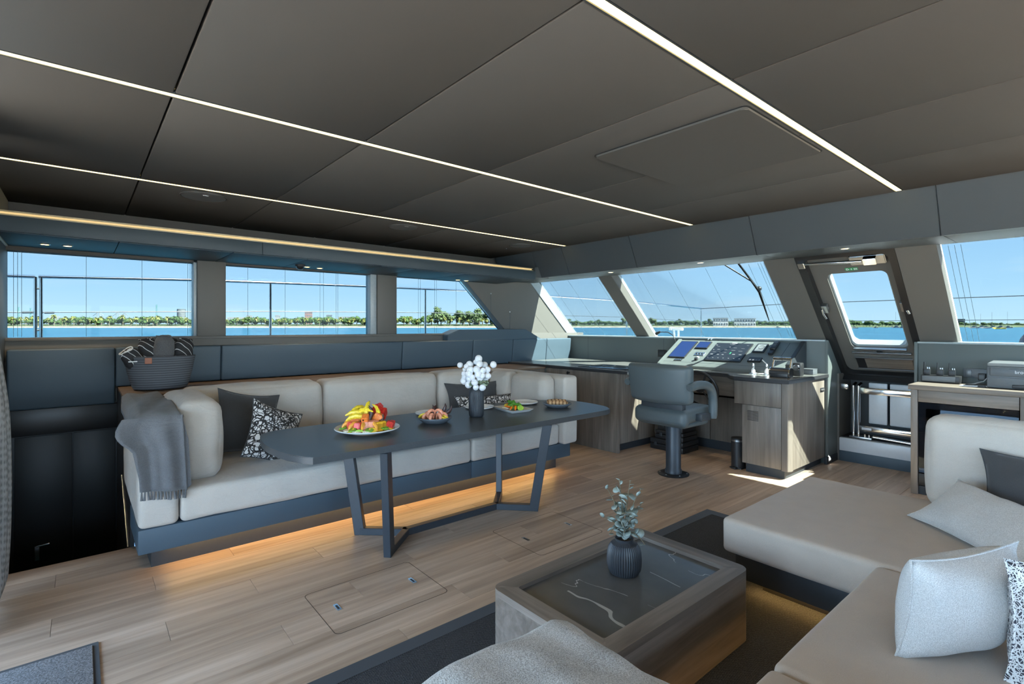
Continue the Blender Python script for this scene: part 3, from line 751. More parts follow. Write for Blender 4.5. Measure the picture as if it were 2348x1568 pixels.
def flatbar(name, a, b_, w_, d_, parent, n=None):
    a, b_ = Vector(a), Vector(b_); t_ = (b_ - a).normalized()
    u = (n or Vector((0, 1, 0))); u = (u - t_ * u.dot(t_)).normalized(); v = t_.cross(u)
    bm = nb(); vs = []
    for p in (a, b_):
        vs.append([bm.verts.new(p + u * (w_ / 2 * i) + v * (d_ / 2 * j)) for i, j in ((-1, -1), (1, -1), (1, 1), (-1, 1))])
    bm.faces.new(vs[0][::-1]); bm.faces.new(vs[1])
    for i in range(4): bm.faces.new((vs[0][i], vs[0][(i + 1) % 4], vs[1][(i + 1) % 4], vs[1][i]))
    bmesh.ops.bevel(bm, geom=list(bm.edges), offset=.003, segments=1, affect='EDGES')
    return mk(name, bm, M_tleg, parent)
for fx, hx_, sx_ in ((1.555, 1.80, -1), (2.835, 2.62, 1)):
    for fy, sy_ in ((3.105, -1), (3.555, 1)):
        n = Vector((hx_ - fx, 3.33 - fy, 0)).normalized()
        flatbar('leg', (fx, fy, 0.0), (fx + sx_ * .07, fy + sy_ * .09, .708), .075, .05, dt, n)
        flatbar('foot_bar', (fx, fy, .025), (hx_, 3.33, .025), .05, .05, dt, Vector((0, 0, 1)))
flatbar('stretcher', (1.78, 3.33, .025), (2.64, 3.33, .025), .05, .05, dt, Vector((0, 0, 1)))

# ---- crockery
def plate(label, x, y, r, h=.022, mat=M_ceram, cat='plate', name='dinner_plate', z=.75, foot=None, grp=None):
    t = T(name, label, cat, (x, y, z), 0, grp)
    lt('rim_dish', [(0, .006), (r * .62, .006), (r * .95, h - .004), (r * .985, h), (r, h - .003), (r * .98, h - .009), (r * .66, .0), (0, .0)][::1], (x, y, z), mat, t, 48, smooth=60)
    if foot: lt('foot_ring', [(r * .45, -.012), (r * .5, -.012), (r * .52, .004), (r * .45, .004)], (x, y, z), foot, t, 40)
    return t
plate('empty white plate behind the seafood bowl', 2.29, 3.80, .135, grp='empty white plates'); plate('empty white plate partly hidden behind the black vase', 2.80, 3.80, .135, grp='empty white plates')
plate('empty white plate behind the salad dish', 3.30, 3.75, .135, grp='empty white plates')
plate('large white platter piled with fruit and vegetables on a wooden foot', 1.56, 3.45, .225, .028, M_ceram, 'platter', 'serving_platter', .762, M_shelfw)
plate('grey bowl of prawns and crab claws', 2.125, 3.47, .135, .045, M_stone, 'bowl', 'serving_bowl')
plate('grey bowl with grilled flatbread', 3.40, 3.40, .135, .040, M_stone, 'bowl', 'bread_bowl')
t = T('square_dish', 'rectangular white dish of salad', 'dish', (2.94, 3.49, .75), math.radians(-8))
def rect_dish(hw, hl, h):
    bm = nb(); L = []
    for s, z in ((.72, 0), (.80, .006), (1.0, h), (.96, h), (.74, .010)):
        L.append([bm.verts.new((x, y, z)) for x, y in rrect(-hw * s, hw * s, -hl * s, hl * s, .012)])
    for i in range(len(L) - 1):
        for j in range(len(L[0])): bm.faces.new((L[i][j], L[i][(j + 1) % len(L[0])], L[i + 1][(j + 1) % len(L[0])], L[i + 1][j]))
    bm.faces.new(L[0][::-1]); bm.faces.new(L[-1]); return bm
bm = rect_dish(.115, .165, .03); o = mk('tray', bm, M_ceram, t, smooth=50, world=False)

# ---- food: every piece is a thing of its own
def foodmat(n, c, r=.4, v=.25): return plain(n, c, r, var=v, vs=90, bmp=.2)
F_wm = foodmat('watermelon', (.75, .10, .09)); F_pap = foodmat('papaya', (.80, .22, .04)); F_yel = foodmat('yellow_pepper', (.80, .58, .03)); F_sal = foodmat('salmon_pink', (.80, .32, .19))
F_red = foodmat('red_pepper', (.55, .03, .02)); F_grn = foodmat('green_pepper', (.16, .34, .03)); F_lem = foodmat('lemon', (.85, .60, .06)); F_cre = foodmat('pale_onion', (.75, .68, .52)); F_dk = foodmat('burnt_tip', (.05, .02, .015)); F_ora = foodmat('orange_melon', (.85, .36, .05)); F_lime = foodmat('bright_green', (.35, .55, .06)); F_leaf = foodmat('salad_leaf', (.10, .28, .03)); F_bread = stripes('grilled_bread', (.62, .38, .20), (.22, .11, .05), 9.0, 'X', .75); F_carrot = foodmat('carrot', (.85, .18, .01)); F_sq = stripes('ridged_squash', (.85, .48, .03), (.55, .27, .02), 26.0, 'X', .6)
def food(name, label, cat, grp, items, mat, shape):
    me = None
    for (x, y, z, rx, ry, rz, sc) in items:
        if me is None:
            bm = nb(); shape(bm); me = bpy.data.meshes.new(name); bmesh.ops.recalc_face_normals(bm, faces=bm.faces); bm.to_mesh(me); bm.free(); me.shade_smooth(); me.set_sharp_from_angle(angle=.7); me.materials.append(mat)
        o = bpy.data.objects.new(name, me); COL.objects.link(o); o.location = (x, y, z); o.rotation_euler = (rx, ry, rz); o.scale = (sc,) * 3
        tag(o, label, cat, grp if len(items) > 1 else None)
def s_wedge(bm): prism(bm, [(-.035, 0), (.035, 0), (.026, .055), (-.026, .055)], XZ, -.02, .02); bmesh.ops.bevel(bm, geom=list(bm.edges), offset=.004, segments=2, affect='EDGES')
def s_strip(bm): tube(bm, [(-.06, 0, 0), (-.03, 0, .022), (0, 0, .03), (.04, 0, .024), (.07, 0, 0)], [.004, .014, .017, .013, .003], 8)
def s_slice(bm): lathe(bm, [(0, 0), (.026, .001), (.029, .006), (.026, .011), (0, .012)], 20)
def s_ringslice(bm): lathe(bm, [(.010, 0), (.026, .0), (.028, .005), (.024, .01), (.010, .009), (.010, 0)], 18)
def s_claw(bm): tube(bm, [(0, 0, 0), (.008, 0, .03), (.004, 0, .055), (-.012, 0, .075)], [.012, .014, .009, .001], 8)
def s_prawn(bm): tube(bm, [(.03 * math.cos(a), .0, .03 * math.sin(a)) for a in [math.radians(d) for d in range(-30, 231, 26)]], [.006, .010, .012, .013, .013, .012, .011, .010, .008, .006, .003], 8)
def s_leaf(bm):
    n = 7; g = []
    for i in range(n + 1):
        u = -1 + 2 * i / n; wv = .03 * math.sqrt(max(0, 1 - u * u)) + .002
        g.append([bm.verts.new((u * .045, wv * s_, .012 * math.sin(u * 5 + s_ * 2) + .008 * abs(s_))) for s_ in (-1, -.4, .4, 1)])
    for i in range(n):
        for j in range(3): bm.faces.new((g[i][j], g[i + 1][j], g[i + 1][j + 1], g[i][j + 1]))
    r = bmesh.ops.extrude_face_region(bm, geom=list(bm.faces)); bmesh.ops.translate(bm, verts=[v for v in r['geom'] if isinstance(v, bmesh.types.BMVert)], vec=(0, 0, .003))
px_, py_, pz_ = 1.56, 3.45, .775
def ringpos(n, r, z, a0=0.0, tilt=0.0, sc=1.0, span=360):
    out = []
    for i in range(n):
        a = math.radians(a0 + span * i / n); out.append((px_ + r * math.cos(a), py_ + r * math.sin(a), pz_ + z, 0, tilt, a, sc))
    return out
VA = -130    # side of the pile turned to the room
food('watermelon_chunk', 'red watermelon chunk at the front of the platter', 'fruit', 'watermelon chunks on the platter', ringpos(3, .11, .0, VA - 55, .0, 1.15, 60), F_wm, s_wedge)
food('salmon_slice', 'pink salmon piece beside the watermelon on the platter', 'fish', 'salmon pieces on the platter', ringpos(3, .095, .012, VA + 8, .1, 1.1, 55), F_sal, s_wedge)
food('squash_fan', 'ridged yellow squash fan at the front right of the platter', 'vegetable', 'squash fans', ringpos(2, .12, .0, VA + 48, .0, 1.2, 30), F_sq, s_wedge)
food('papaya_wedge', 'orange papaya wedge stacked in the platter pile', 'fruit', 'papaya wedges on the platter', ringpos(5, .07, .055, 20, .5, 1.1), F_pap, s_wedge)
food('red_pepper_piece', 'dark red pepper piece high on the platter pile', 'vegetable', 'red pepper pieces on the platter', [(px_ + .05, py_ - .01, pz_ + .10, .4, .5, .5, 1.2), (px_ + .09, py_ - .04, pz_ + .085, .2, .9, 1.0, 1.1), (px_ + .15, py_ - .075, pz_ + .01, .2, .1, 1.0, .8), (px_ + .10, py_ - .13, pz_ + .02, .2, .3, -.5, .8), (px_ + .07, py_ + .02, pz_ + .125, .9, .2, 1.4, 1.0)], F_red, s_wedge)
food('yellow_pepper', 'curved yellow pepper on top of the platter pile', 'vegetable', 'yellow peppers on the platter', [(px_ - .07, py_ + .03, pz_ + .085, .2, .2, -.5, 1.25), (px_ - .04, py_ - .01, pz_ + .10, -.2, -.35, -.9, 1.2), (px_ + .0, py_ - .0, pz_ + .125, .1, -1.0, .8, 1.1), (px_ - .09, py_ - .02, pz_ + .07, .2, .0, -.6, 1.2), (px_ - .03, py_ + .06, pz_ + .11, 0, .4, .2, 1.2), (px_ + .03, py_ - .04, pz_ + .11, 1.1, -1.1, 1.5, 1.0)], F_yel, s_strip)
food('crab_claw', 'dark-tipped crab claw standing in the platter pile', 'seafood', 'crab claws on the platter', [(px_ - .01, py_ - .05, pz_ + .075, 0, .1, 0, 1.3), (px_ + .03, py_ - .09, pz_ + .04, .3, .6, .3, 1.1), (px_ - .06, py_ - .04, pz_ + .06, .9, -.9, .3, 1.0)], F_dk, s_claw)
food('lemon_slice', 'pale lemon slice at the platter edge', 'fruit', 'lemon slices on the platter', ringpos(7, .165, .012, 0, .5, 1.0), F_lem, s_slice)
food('onion_slice', 'white onion slice at the front rim of the platter', 'vegetable', 'onion slices on the platter', ringpos(3, .16, .006, VA - 35, .1, 1.25, 75), F_cre, s_slice)
food('jalapeno_ring', 'green jalapeno ring on the platter rim', 'vegetable', 'jalapeno rings', ringpos(4, .165, .018, VA - 60, .25, 1.0, 160), F_grn, s_ringslice)
food('lime_bean', 'bright green bean at the front of the platter', 'vegetable', None, [(px_ - .12, py_ - .13, pz_ + .006, 0, 0, -.6, .55)], F_lime, s_strip)
food('melon_stick', 'orange melon stick in the platter pile', 'fruit', 'melon sticks', ringpos(6, .12, .03, 100, .3, .9, 200), F_ora, s_strip)
px_, py_, pz_ = 2.125, 3.47, .765
food('prawn', 'pink curled prawn in the grey seafood bowl', 'seafood', 'prawns in the grey bowl', ringpos(7, .06, .025, 10, .3, 1.05) + ringpos(3, .03, .05, 60, .6, 1.1), F_sal, s_prawn)
food('stone_crab_claw', 'black-tipped stone crab claw in the seafood bowl', 'seafood', 'stone crab claws', [(px_ - .02, py_ + .02, pz_ + .05, .2, .2, 0, 1), (px_ + .01, py_ + .01, pz_ + .055, -.2, -.3, 1.6, 1), (px_ + .05, py_ - .03, pz_ + .055, .3, .2, .4, 1.1), (px_ + .07, py_ - .04, pz_ + .05, .1, .8, -.7, 1.1)], F_dk, s_claw)
food('lemon_wedge', 'yellow lemon wedge in the seafood bowl', 'fruit', 'lemon wedges in the seafood bowl', [(px_ - .085, py_ + .04, pz_ + .035, .3, .6, 2.2, 1.2), (px_ + .02, py_ - .08, pz_ + .025, .2, .3, .2, 1.1), (px_ + .05, py_ - .07, pz_ + .028, .5, .3, .8, 1.0)], F_lem, s_slice)
q = (2.94, 3.49, .765)
food('lettuce_leaf', 'green lettuce leaf in the rectangular dish', 'leaf', 'lettuce leaves in the dish', [(q[0] + random.uniform(-.03, .03), q[1] + .01 * k - .06, q[2] + .02 + .004 * k, random.uniform(-.7, .7), random.uniform(-.6, .6), random.uniform(0, 6), random.uniform(.8, 1.2)) for k in range(9)], F_leaf, s_leaf)
food('carrot_piece', 'orange carrot piece in the rectangular dish', 'vegetable', 'carrot pieces in the dish', [(q[0] - .03, q[1] - .03, q[2] + .008, 0, 0, .4, .8), (q[0] - .02, q[1] - .06, q[2] + .008, 0, .0, .8, .8), (q[0] + .0, q[1] + .08, q[2] + .008, 0, .0, 1.2, .8), (q[0] - .03, q[1] + .02, q[2] + .006, 0, .0, 2.2, .7)], F_carrot, s_strip)
food('radish_slice', 'white radish slice in the rectangular dish', 'vegetable', 'radish slices', [(q[0] - .05, q[1] + .05, q[2] + .008, .1, .1, 0, 1.0), (q[0] - .055, q[1] + .02, q[2] + .01, .1, .2, 0, .9)], F_cre, s_slice)
food('egg_yolk_slice', 'round yellow slice among the salad', 'vegetable', None, [(q[0] - .03, q[1] + .06, q[2] + .028, .6, -.6, 0, .6)], F_lem, s_slice)
food('lime_slice', 'pale lime slice at the right end of the salad', 'fruit', None, [(q[0] + .0, q[1] - .10, q[2] + .02, .7, -.4, 0, 1.0)], F_lime, s_slice)
def s_bread(bm): softbox(bm, (-.095, -.045, 0), (.095, .045, .028), .013, (0, .01, .012), 6, .004, 20)
food('flatbread', 'grilled flatbread with dark char lines', 'bread', 'flatbread pieces in the grey bowl', [(3.40, 3.405, .785, .1, 0, -.72, .95), (3.385, 3.375, .778, -.1, 0, -.85, .95)], F_bread, s_bread)

# ---- black vase with white pompom flowers
vx, vy = 2.525, 3.47
t = T('flower_vase', 'tall ribbed matt black vase on the dining table', 'vase', (vx, vy, .75))
prof = [(0, 0), (.050, 0), (.058, .006), (.062, .02), (.064, .06), (.064, .17), (.062, .20), (.052, .235), (.040, .25), (.036, .262), (.038, .275), (.034, .275), (.031, .262), (.030, .24), (0, .235)]
lt('body', prof, (vx, vy, .75), M_vase, t, 192, flute=(32, .05, lambda i, z: 1.0 if .02 < z < .22 else 0.0), smooth=30)
F_pom = fabric('pompom_white', (.62, .63, .66), (.86, .86, .88), 220, bmp=.9, big=.05); F_stem = plain('dry_stem', (.24, .17, .05), .7, var=.3)
def pom_mesh(r):
    bm = nb(); q = bmesh.ops.create_icosphere(bm, subdivisions=3, radius=r)
    for v in bm.verts:
        k = 1 + .10 * abs(noise.noise(v.co * 140)) - .05; v.co *= k; v.co.z *= .92
    me = bpy.data.meshes.new('pompom'); bm.to_mesh(me); bm.free(); me.shade_smooth(); me.materials.append(F_pom); return me
PM = [pom_mesh(.026), pom_mesh(.030), pom_mesh(.033)]
D_ = Vector((math.cos(math.radians(50)), math.sin(math.radians(50)), 0)); R_ = Vector((math.sin(math.radians(50)), -math.cos(math.radians(50)), 0))
heads = [(-.145, .37, .03), (.150, .378, -.02), (.02, .425, .0), (-.005, .395, .04), (.03, .385, -.03), (-.06, .375, .02), (-.085, .362, .0), (.07, .370, .03), (-.05, .335, -.04), (-.105, .30, .0), (-.095, .335, .05), (.005, .34, -.05), (.06, .33, -.04), (.095, .335, -.01), (-.06, .305, -.05), (-.03, .275, -.06), (-.06, .265, -.03), (.02, .30, -.05), (.055, .29, -.05), (.10, .285, -.02), (-.11, .24, .01), (-.105, .27, .0), (-.01, .235, -.065), (-.065, .215, -.03), (0.0, .195, -.06), (.055, .19, -.04), (.03, .26, -.02), (-.02, .32, .06), (.08, .30, .05), (.075, .26, .03)]
for k, (a, h, dd) in enumerate(heads):
    c = Vector((vx, vy, .75 + .055 + h)) + R_ * a * .95 + D_ * dd
    tt = T('pompom_flower', 'white pompom flower on a thin stem in the black table vase', 'flower', (vx, vy, .99), 0, 'pompom flowers in the black vase')
    o = bpy.data.objects.new('pompom', PM[k % 3]); COL.objects.link(o); o.location = c; o.rotation_euler = (k, k * 2, k * 3); attach(o, tt)
    b0 = Vector((vx, vy, .985)) + R_ * a * .08; mid = b0.lerp(c, .55) + Vector((0, 0, .03)) - R_ * a * .15
    tb('stem', [b0, mid, c], .0025, F_stem, tt, 5)
F_lv = plain('grey_green_leaf', (.22, .27, .17), .6, var=.2)
for k, (a, h, dd) in enumerate(((.09, .245, -.05), (.075, .215, -.04), (-.075, .24, -.03), (.105, .225, 0), (.04, .235, -.05), (-.04, .225, -.05))):
    bm = nb(); s_leaf(bm); c = Vector((vx, vy, .75 + .05 + h)) + R_ * a * .8 + D_ * dd
    bmesh.ops.transform(bm, matrix=Matrix.Translation(c) @ Euler((k, k * .7, k * 1.3)).to_matrix().to_4x4() @ Matrix.Scale(.6, 4), verts=bm.verts)
    o = mk('vase_leaf', bm, F_lv, None); tag(o, 'grey green leaf among the white pompom flowers', 'leaf', 'leaves in the black vase'); centre(o)

# ================================================================ galley peninsula
t = T('galley_cabinet', 'wooden galley peninsula behind the far end of the sofa', 'cabinet', (5.4, 4.8, 0))
bx('end_panel', 4.85, 4.895, 3.845, 5.86, 0.0, 0.94, M_cab, t, .003)
for k, (a, b_) in enumerate(((4.905, 5.28), (5.285, 5.62), (5.625, 5.98))): bx('door', a, b_, 3.865, 3.885, .10, .93, M_cab, t, .002)
bx('carcass', 4.895, 6.24, 3.885, 5.86, .10, .94, M_cab, t, .001); bx('kick_board', 4.895, 6.24, 3.93, 5.86, 0, .10, M_char, t, 0)
o = lt('knob', [(0, 0), (.012, .0), (.012, .018), (.02, .03), (0, .034)], (0, 0, 0), M_black, t, 16); o.data.transform(Matrix.Translation((4.85, 4.63, .90)) @ Matrix.Rotation(math.radians(-90), 4, 'Y'))
t = T('galley_worktop', 'dark stone galley worktop lit by the windscreen', 'worktop', (5.5, 4.8, .94))
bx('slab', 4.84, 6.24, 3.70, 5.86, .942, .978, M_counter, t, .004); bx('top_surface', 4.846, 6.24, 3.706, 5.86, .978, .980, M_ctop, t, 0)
bx('edge_trim', 4.838, 6.20, 3.692, 3.70, .940, .968, M_brush, t, .001)
t = T('cooktop', 'black glass cooktop set into the galley worktop', 'cooktop', (5.15, 4.15, .981))
bx('glass_plate', 4.93, 5.45, 3.78, 4.55, .9805, .988, M_disp, t, .003)
for x, y in ((5.06, 3.98), (5.06, 4.36), (5.32, 3.98), (5.32, 4.36)): lt('hob_ring', [(.075, 0), (.08, .001), (.085, 0)], (x, y, .9882), M_brush, t, 32)

# ================================================================ helm cabinets and worktop
t = T('helm_pedestal', 'wooden helm pedestal with drawer and vented door', 'cabinet', (5.6, 2.35, 0))
px('carcass', [(5.27, 2.165), (5.35, 2.125), (6.22, 2.125), (6.22, 2.55), (5.27, 2.55)], XY, .095, .94, M_cab, t)
bx('drawer', 5.25, 5.27, 2.165, 2.635, .700, .935, M_cab, t, .002)
bx('drawer_return', 5.27, 5.46, 2.60, 2.635, .700, .935, M_cab, t, .001)
d1 = bx('door', 5.25, 5.27, 2.165, 2.552, .095, .694, M_cab, t, .002)
for k in range(9):
    z = .540 + k * .0118
    bm = nb(); box(bm, 5.2485, 5.2505, 2.385, 2.497, z, z + .005); mk('vent_slot', bm, M_dark, d1)
px('corner_post', [(5.25, 2.105), (5.25, 2.163), (5.30, 2.163), (5.36, 2.12), (5.33, 2.085), (5.29, 2.085)], XY, .085, .94, M_cab, t, .003)
bx('side_panel', 5.33, 6.18, 2.10, 2.125, .085, .94, M_cab, t, .002)
px('kick_board', [(5.29, 2.15), (6.22, 2.15), (6.22, 2.53), (5.29, 2.53)], XY, 0, .095, M_char, t)
bx('switch_plate', 6.06, 6.16, 2.094, 2.10, .795, .840, M_black, t, .004)
for k in range(4): tb('switch', [(6.08 + k * .02, 2.095, .818), (6.08 + k * .02, 2.083, .818)], .007, M_chrome, t, 10)
t = T('helm_knee_panel', 'wood panels closing the knee space behind the helm chair', 'panel', (5.97, 3.2, 0))
for a, b_ in ((2.56, 3.29), (3.295, 3.86)): bx('panel_door', 5.95, 5.97, a + .002, b_ - .002, .11, .72, M_cab, t, .002)
bx('kick_board', 5.96, 5.98, 2.56, 3.86, 0, .11, M_char, t, 0)
px('apron', [(5.47, 2.64), (5.55, 2.75), (5.55, 3.70), (5.60, 3.70), (5.60, 2.60), (5.47, 2.60)], XY, .70, .94, M_cabx, t)
bx('apron_underside', 5.55, 5.97, 2.56, 3.86, .70, .72, M_cabx, t, 0)
t = T('helm_worktop', 'dark stone helm worktop with a notched front edge', 'worktop', (5.7, 2.9, .94))
px('slab', [(5.205, 2.075), (5.205, 2.62), (5.27, 2.70), (5.43, 2.80), (5.46, 2.90), (5.46, 3.695), (6.24, 3.695), (6.24, 2.075)], XY, .942, .980, M_counter, t, .004)
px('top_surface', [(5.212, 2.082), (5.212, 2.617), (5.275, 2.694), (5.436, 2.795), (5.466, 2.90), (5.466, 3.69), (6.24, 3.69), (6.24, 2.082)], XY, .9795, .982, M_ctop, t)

# ---- sloping instrument console
DX0, DZ0, DX1, DZ1 = 5.72, 1.030, 6.20, 1.315
dn = Vector((-(DZ1 - DZ0), 0, DX1 - DX0)).normalized()
def DP(y, tt, off=0.0): return Vector((lerp(DX0, DX1, tt), y, lerp(DZ0, DZ1, tt))) + dn * off
con = T('helm_console', 'sloping helm console carrying screens and radios', 'console', (5.95, 3.1, .98))
px('shell', [(5.70, .983), (5.70, 1.015), (5.715, 1.028), (6.20, 1.315), (6.24, 1.315), (6.24, .983)], XZ, 2.345, 3.84, M_green, con, .003)
px('side_wing', [(5.70, .983), (5.70, 1.030), (6.20, 1.328), (6.24, 1.328), (6.24, .983)], XZ, 3.84, 3.885, M_green, con, .004)
px('side_wing', [(5.78, .983), (5.80, 1.09), (6.20, 1.33), (6.24, 1.33), (6.24, .983)], XZ, 2.30, 2.345, M_char, con, .004)
def dash_box(name, pts, h, mat, parent, bev=.003, o0=0.0, label=None):
    bm = nb(); a = [bm.verts.new(DP(y, tt, o0)) for y, tt in pts]; b_ = [bm.verts.new(DP(y, tt, h)) for y, tt in pts]
    bm.faces.new(a[::-1]); bm.faces.new(b_); n = len(pts)
    for i in range(n): bm.faces.new((a[i], a[(i + 1) % n], b_[(i + 1) % n], b_[i]))
    if bev: bmesh.ops.bevel(bm, geom=list(bm.edges), offset=bev, segments=2, affect='EDGES')
    return mk(name, bm, mat, parent, label)
def qd(y0, y1, t0, t1): return [(y0, t0), (y1, t0), (y1, t1), (y0, t1)]
dash_box('panel_seam', qd(2.36, 3.83, .085, .092), .0012, M_char, con, 0)
dash_box('panel_seam', qd(2.452, 2.457, .09, .99), .0012, M_char, con, 0)
def screen(name, label, q, inset, face, cat='screen'):
    c = DP(sum(p[0] for p in q) / 4, sum(p[1] for p in q) / 4); t_ = T(name, label, cat, c)
    dash_box('bezel', q, .016, M_black, t_, .003)
    y0, y1, t0, t1 = q[0][0], q[1][0], q[0][1], q[2][1]
    dash_box('display', qd(y0 - inset if y0 > y1 else y0 + inset, y1 + inset if y0 > y1 else y1 - inset, t0 + inset * 2, t1 - inset * 2), .0172, face, t_, 0, .015)
    return t_
s1 = screen('chart_plotter', 'tall blue screen at the left of the helm console', qd(3.81, 3.57, .23, .92), .012, M_screen)
s2 = screen('pilot_display', 'small blue screen beside the tall one on the console', qd(3.545, 3.375, .64, .92), .012, M_screen)
s3 = screen('touch_display', 'large black touch screen with pale menu in mid console', qd(3.30, 2.845, .18, .88), .014, M_disp)
for k, (y, tt, wy, wt, m) in enumerate([(3.275, .77, .028, .03, M_ink), (3.09, .825, .075, .012, M_ink), (3.06, .80, .06, .008, M_ink), (2.89, .79, .03, .01, M_ink), (3.24, .72, .05, .008, M_ink), (3.09, .70, .02, .035, M_ink), (3.02, .68, .05, .01, M_ink), (2.92, .66, .05, .008, M_ink), (3.27, .58, .012, .04, M_ink), (3.21, .60, .04, .02, M_ink), (3.12, .60, .04, .02, M_ink), (3.02, .58, .06, .012, M_ink), (2.93, .56, .06, .012, M_ink), (3.24, .50, .05, .008, M_ink), (3.17, .50, .03, .008, M_ink), (3.10, .49, .04, .008, M_ink), (3.03, .44, .018, .12, M_inkg), (2.98, .42, .04, .04, M_ink), (2.90, .42, .04, .03, M_ink), (3.25, .40, .04, .04, M_ink), (3.17, .40, .03, .03, M_ink), (3.11, .40, .03, .03, M_ink)] + [(3.265 - .065 * j, .27, .018, .022, M_ink) for j in range(7)]):
    dash_box('menu_mark', qd(y + wy * .4, y - wy * .4, tt, tt + wt * .6), .0182, m, s3.children[1], 0, .017)
dash_box('maker_plate', qd(3.10, 3.04, .865, .885), .0175, M_print, s3, 0)
s4 = screen('wind_gauge', 'square instrument with a pale round dial on the console', qd(2.795, 2.665, .57, .89), .018, M_lcd, 'gauge')
bm = nb(); pts = [DP(2.718 + .03 * math.cos(a), .735 + .065 * math.sin(a), .019) for a in [i * .3142 for i in range(20)]]; tube(bm, pts, .002, 5, True); mk('dial_ring', bm, M_black, s4)
for j in range(3): dash_box('key', qd(2.765 - j * .03, 2.745 - j * .03, .585, .60), .0185, M_printer, s4, 0)
bp = T('switch_plate', 'silver plate with three buttons on the console', 'switch', DP(3.42, .43)); dash_box('plate', qd(3.485, 3.35, .36, .49), .008, M_brush, bp, .003)
for j in range(3):
    c = DP(3.455 - j * .038, .425, .008); bm = nb(); tube(bm, [c, c + dn * .008], .010, 12); mk('button', bm, M_black, bp)
ub = T('usb_plate', 'black socket plate under the tall screen', 'socket', DP(3.64, .155)); dash_box('plate', qd(3.695, 3.585, .12, .19), .006, M_black, ub, .002)
for j in range(4):
    c = DP(3.678 - j * .025, .155, .006); bm = nb(); tube(bm, [c, c + dn * .006], .008, 10); mk('socket', bm, M_chrome, ub)
c = DP(3.40, .2)
bm = nb(); tube(bm, [c, c + dn * .03], [.024, .018], 16); kn = mk('rotary_knob', bm, M_black, con); bm = nb(); tube(bm, [DP(3.40, .29), DP(3.40, .29) + dn * .015], .012, 12); mk('knob_cap', bm, M_print, kn)
rd = T('radio_unit', 'black radio control strip low on the console', 'radio', DP(2.7, .29)); dash_box('body', qd(2.775, 2.625, .215, .365), .020, M_black, rd, .005)
for j in range(4): dash_box('key', qd(2.755 - j * .035, 2.735 - j * .035, .24, .275), .0215, M_ink if j < 2 else M_printer, rd, 0, .019)
hs = T('radio_handset', 'black handheld radio handset hung on the console', 'radio', DP(2.58, .75))
M_hs = Matrix.Translation(DP(2.575, .78, .03)) @ Matrix.Rotation(math.radians(-30), 4, 'Y')
bm = nb(); softbox(bm, (-.085, -.033, -.02), (.085, .033, .02), .02, n=4, M=M_hs); mk('body', bm, M_black, hs)
for i in range(3):
    for j in range(3): bm = nb(); box(bm, -.035 + i * .018, -.025 + i * .018, -.02 + j * .016, -.01 + j * .016, .019, .023, 0, 1, M_hs); mk('key', bm, M_printer, hs)
bm = nb(); box(bm, .03, .06, -.022, .022, .0195, .0225, 0, 1, M_hs); mk('window', bm, M_printer, hs)
dash_box('cradle', qd(2.60, 2.55, .50, .66), .03, M_black, hs, .004)
tb('coiled_cord', [DP(2.61, .27, .02), (5.80, 2.52, 1.06), (5.74, 2.44, 1.01), (5.66, 2.42, .995), (5.60, 2.50, .992), (5.60, 2.60, .992)], .006, M_cable, rd)
dl = T('dash_lamp_pair', 'pair of small lit studs on top of the console', 'lamp', DP(3.44, 1.02))
for y in (3.46, 3.42): bm = nb(); ball(bm, DP(y, 1.03, .012), .014, 2); mk('stud', bm, M_chrome, dl)
gl = T('chart_lamp', 'thin black gooseneck chart lamp left of the console', 'lamp', (6.15, 3.96, 1.0))
tb('gooseneck', [(6.2, 3.93, 1.05), (6.2, 3.935, 1.30), (6.2, 3.97, 1.38), (6.2, 4.06, 1.42), (6.2, 4.18, 1.42)], .006, M_black, gl); bm = nb(); tube(bm, [(6.2, 4.17, 1.425), (6.2, 4.24, 1.395)], [.012, .024], 12); mk('lamp_head', bm, M_black, gl)
bx('base_block', 6.18, 6.25, 3.90, 3.96, .985, 1.06, M_black, gl, .003)
t = T('wall_outlet', 'black recessed outlet left of the console', 'outlet', (6.245, 4.2, 1.1)); bx('frame', 6.24, 6.25, 4.10, 4.24, 1.07, 1.17, M_black, t, .003); bx('inset', 6.236, 6.24, 4.14, 4.21, 1.10, 1.15, M_char, t, .002)

# ---- controls on the helm worktop
th = T('engine_throttle', 'chrome twin engine throttle on the helm worktop', 'throttle', (5.52, 2.24, .982))
bm = nb(); tube(bm, [(5.45, 2.155, 1.03), (5.45, 2.345, 1.03)], .048, 24); mk('drum', bm, M_black, th)
bx('base', 5.40, 5.51, 2.165, 2.335, .9825, 1.03, M_black, th, .008)
for y in (2.155, 2.345): bm = nb(); tube(bm, [(5.45, y - .006, 1.03), (5.45, y + .006, 1.03)], .052, 24); mk('end_cap', bm, M_chrome, th)
for y in (2.165, 2.335): tb('lever', [(5.45, y, 1.06), (5.47, y, 1.11), (5.49, y, 1.165)], [.011, .010, .011], M_chrome, th, 10)
for a, b_ in ((2.165, 2.245), (2.255, 2.335)): bm = nb(); tube(bm, [(5.49, a, 1.168), (5.49, b_, 1.168)], .018, 14); mk('grip', bm, M_chrome, th)
t = T('compass', 'black bulkhead control pod beside the throttle', 'control', (5.75, 2.2, .982)); bx('pod', 5.70, 5.80, 2.16, 2.24, .983, 1.12, M_black, t, .012); lt('dial', [(0, 0), (.035, 0), (.03, .012), (0, .014)], (0, 0, 0), M_chrome, t, 20, M=Matrix.Translation((5.699, 2.2, 1.07)) @ Matrix.Rotation(math.radians(-90), 4, 'Y'))
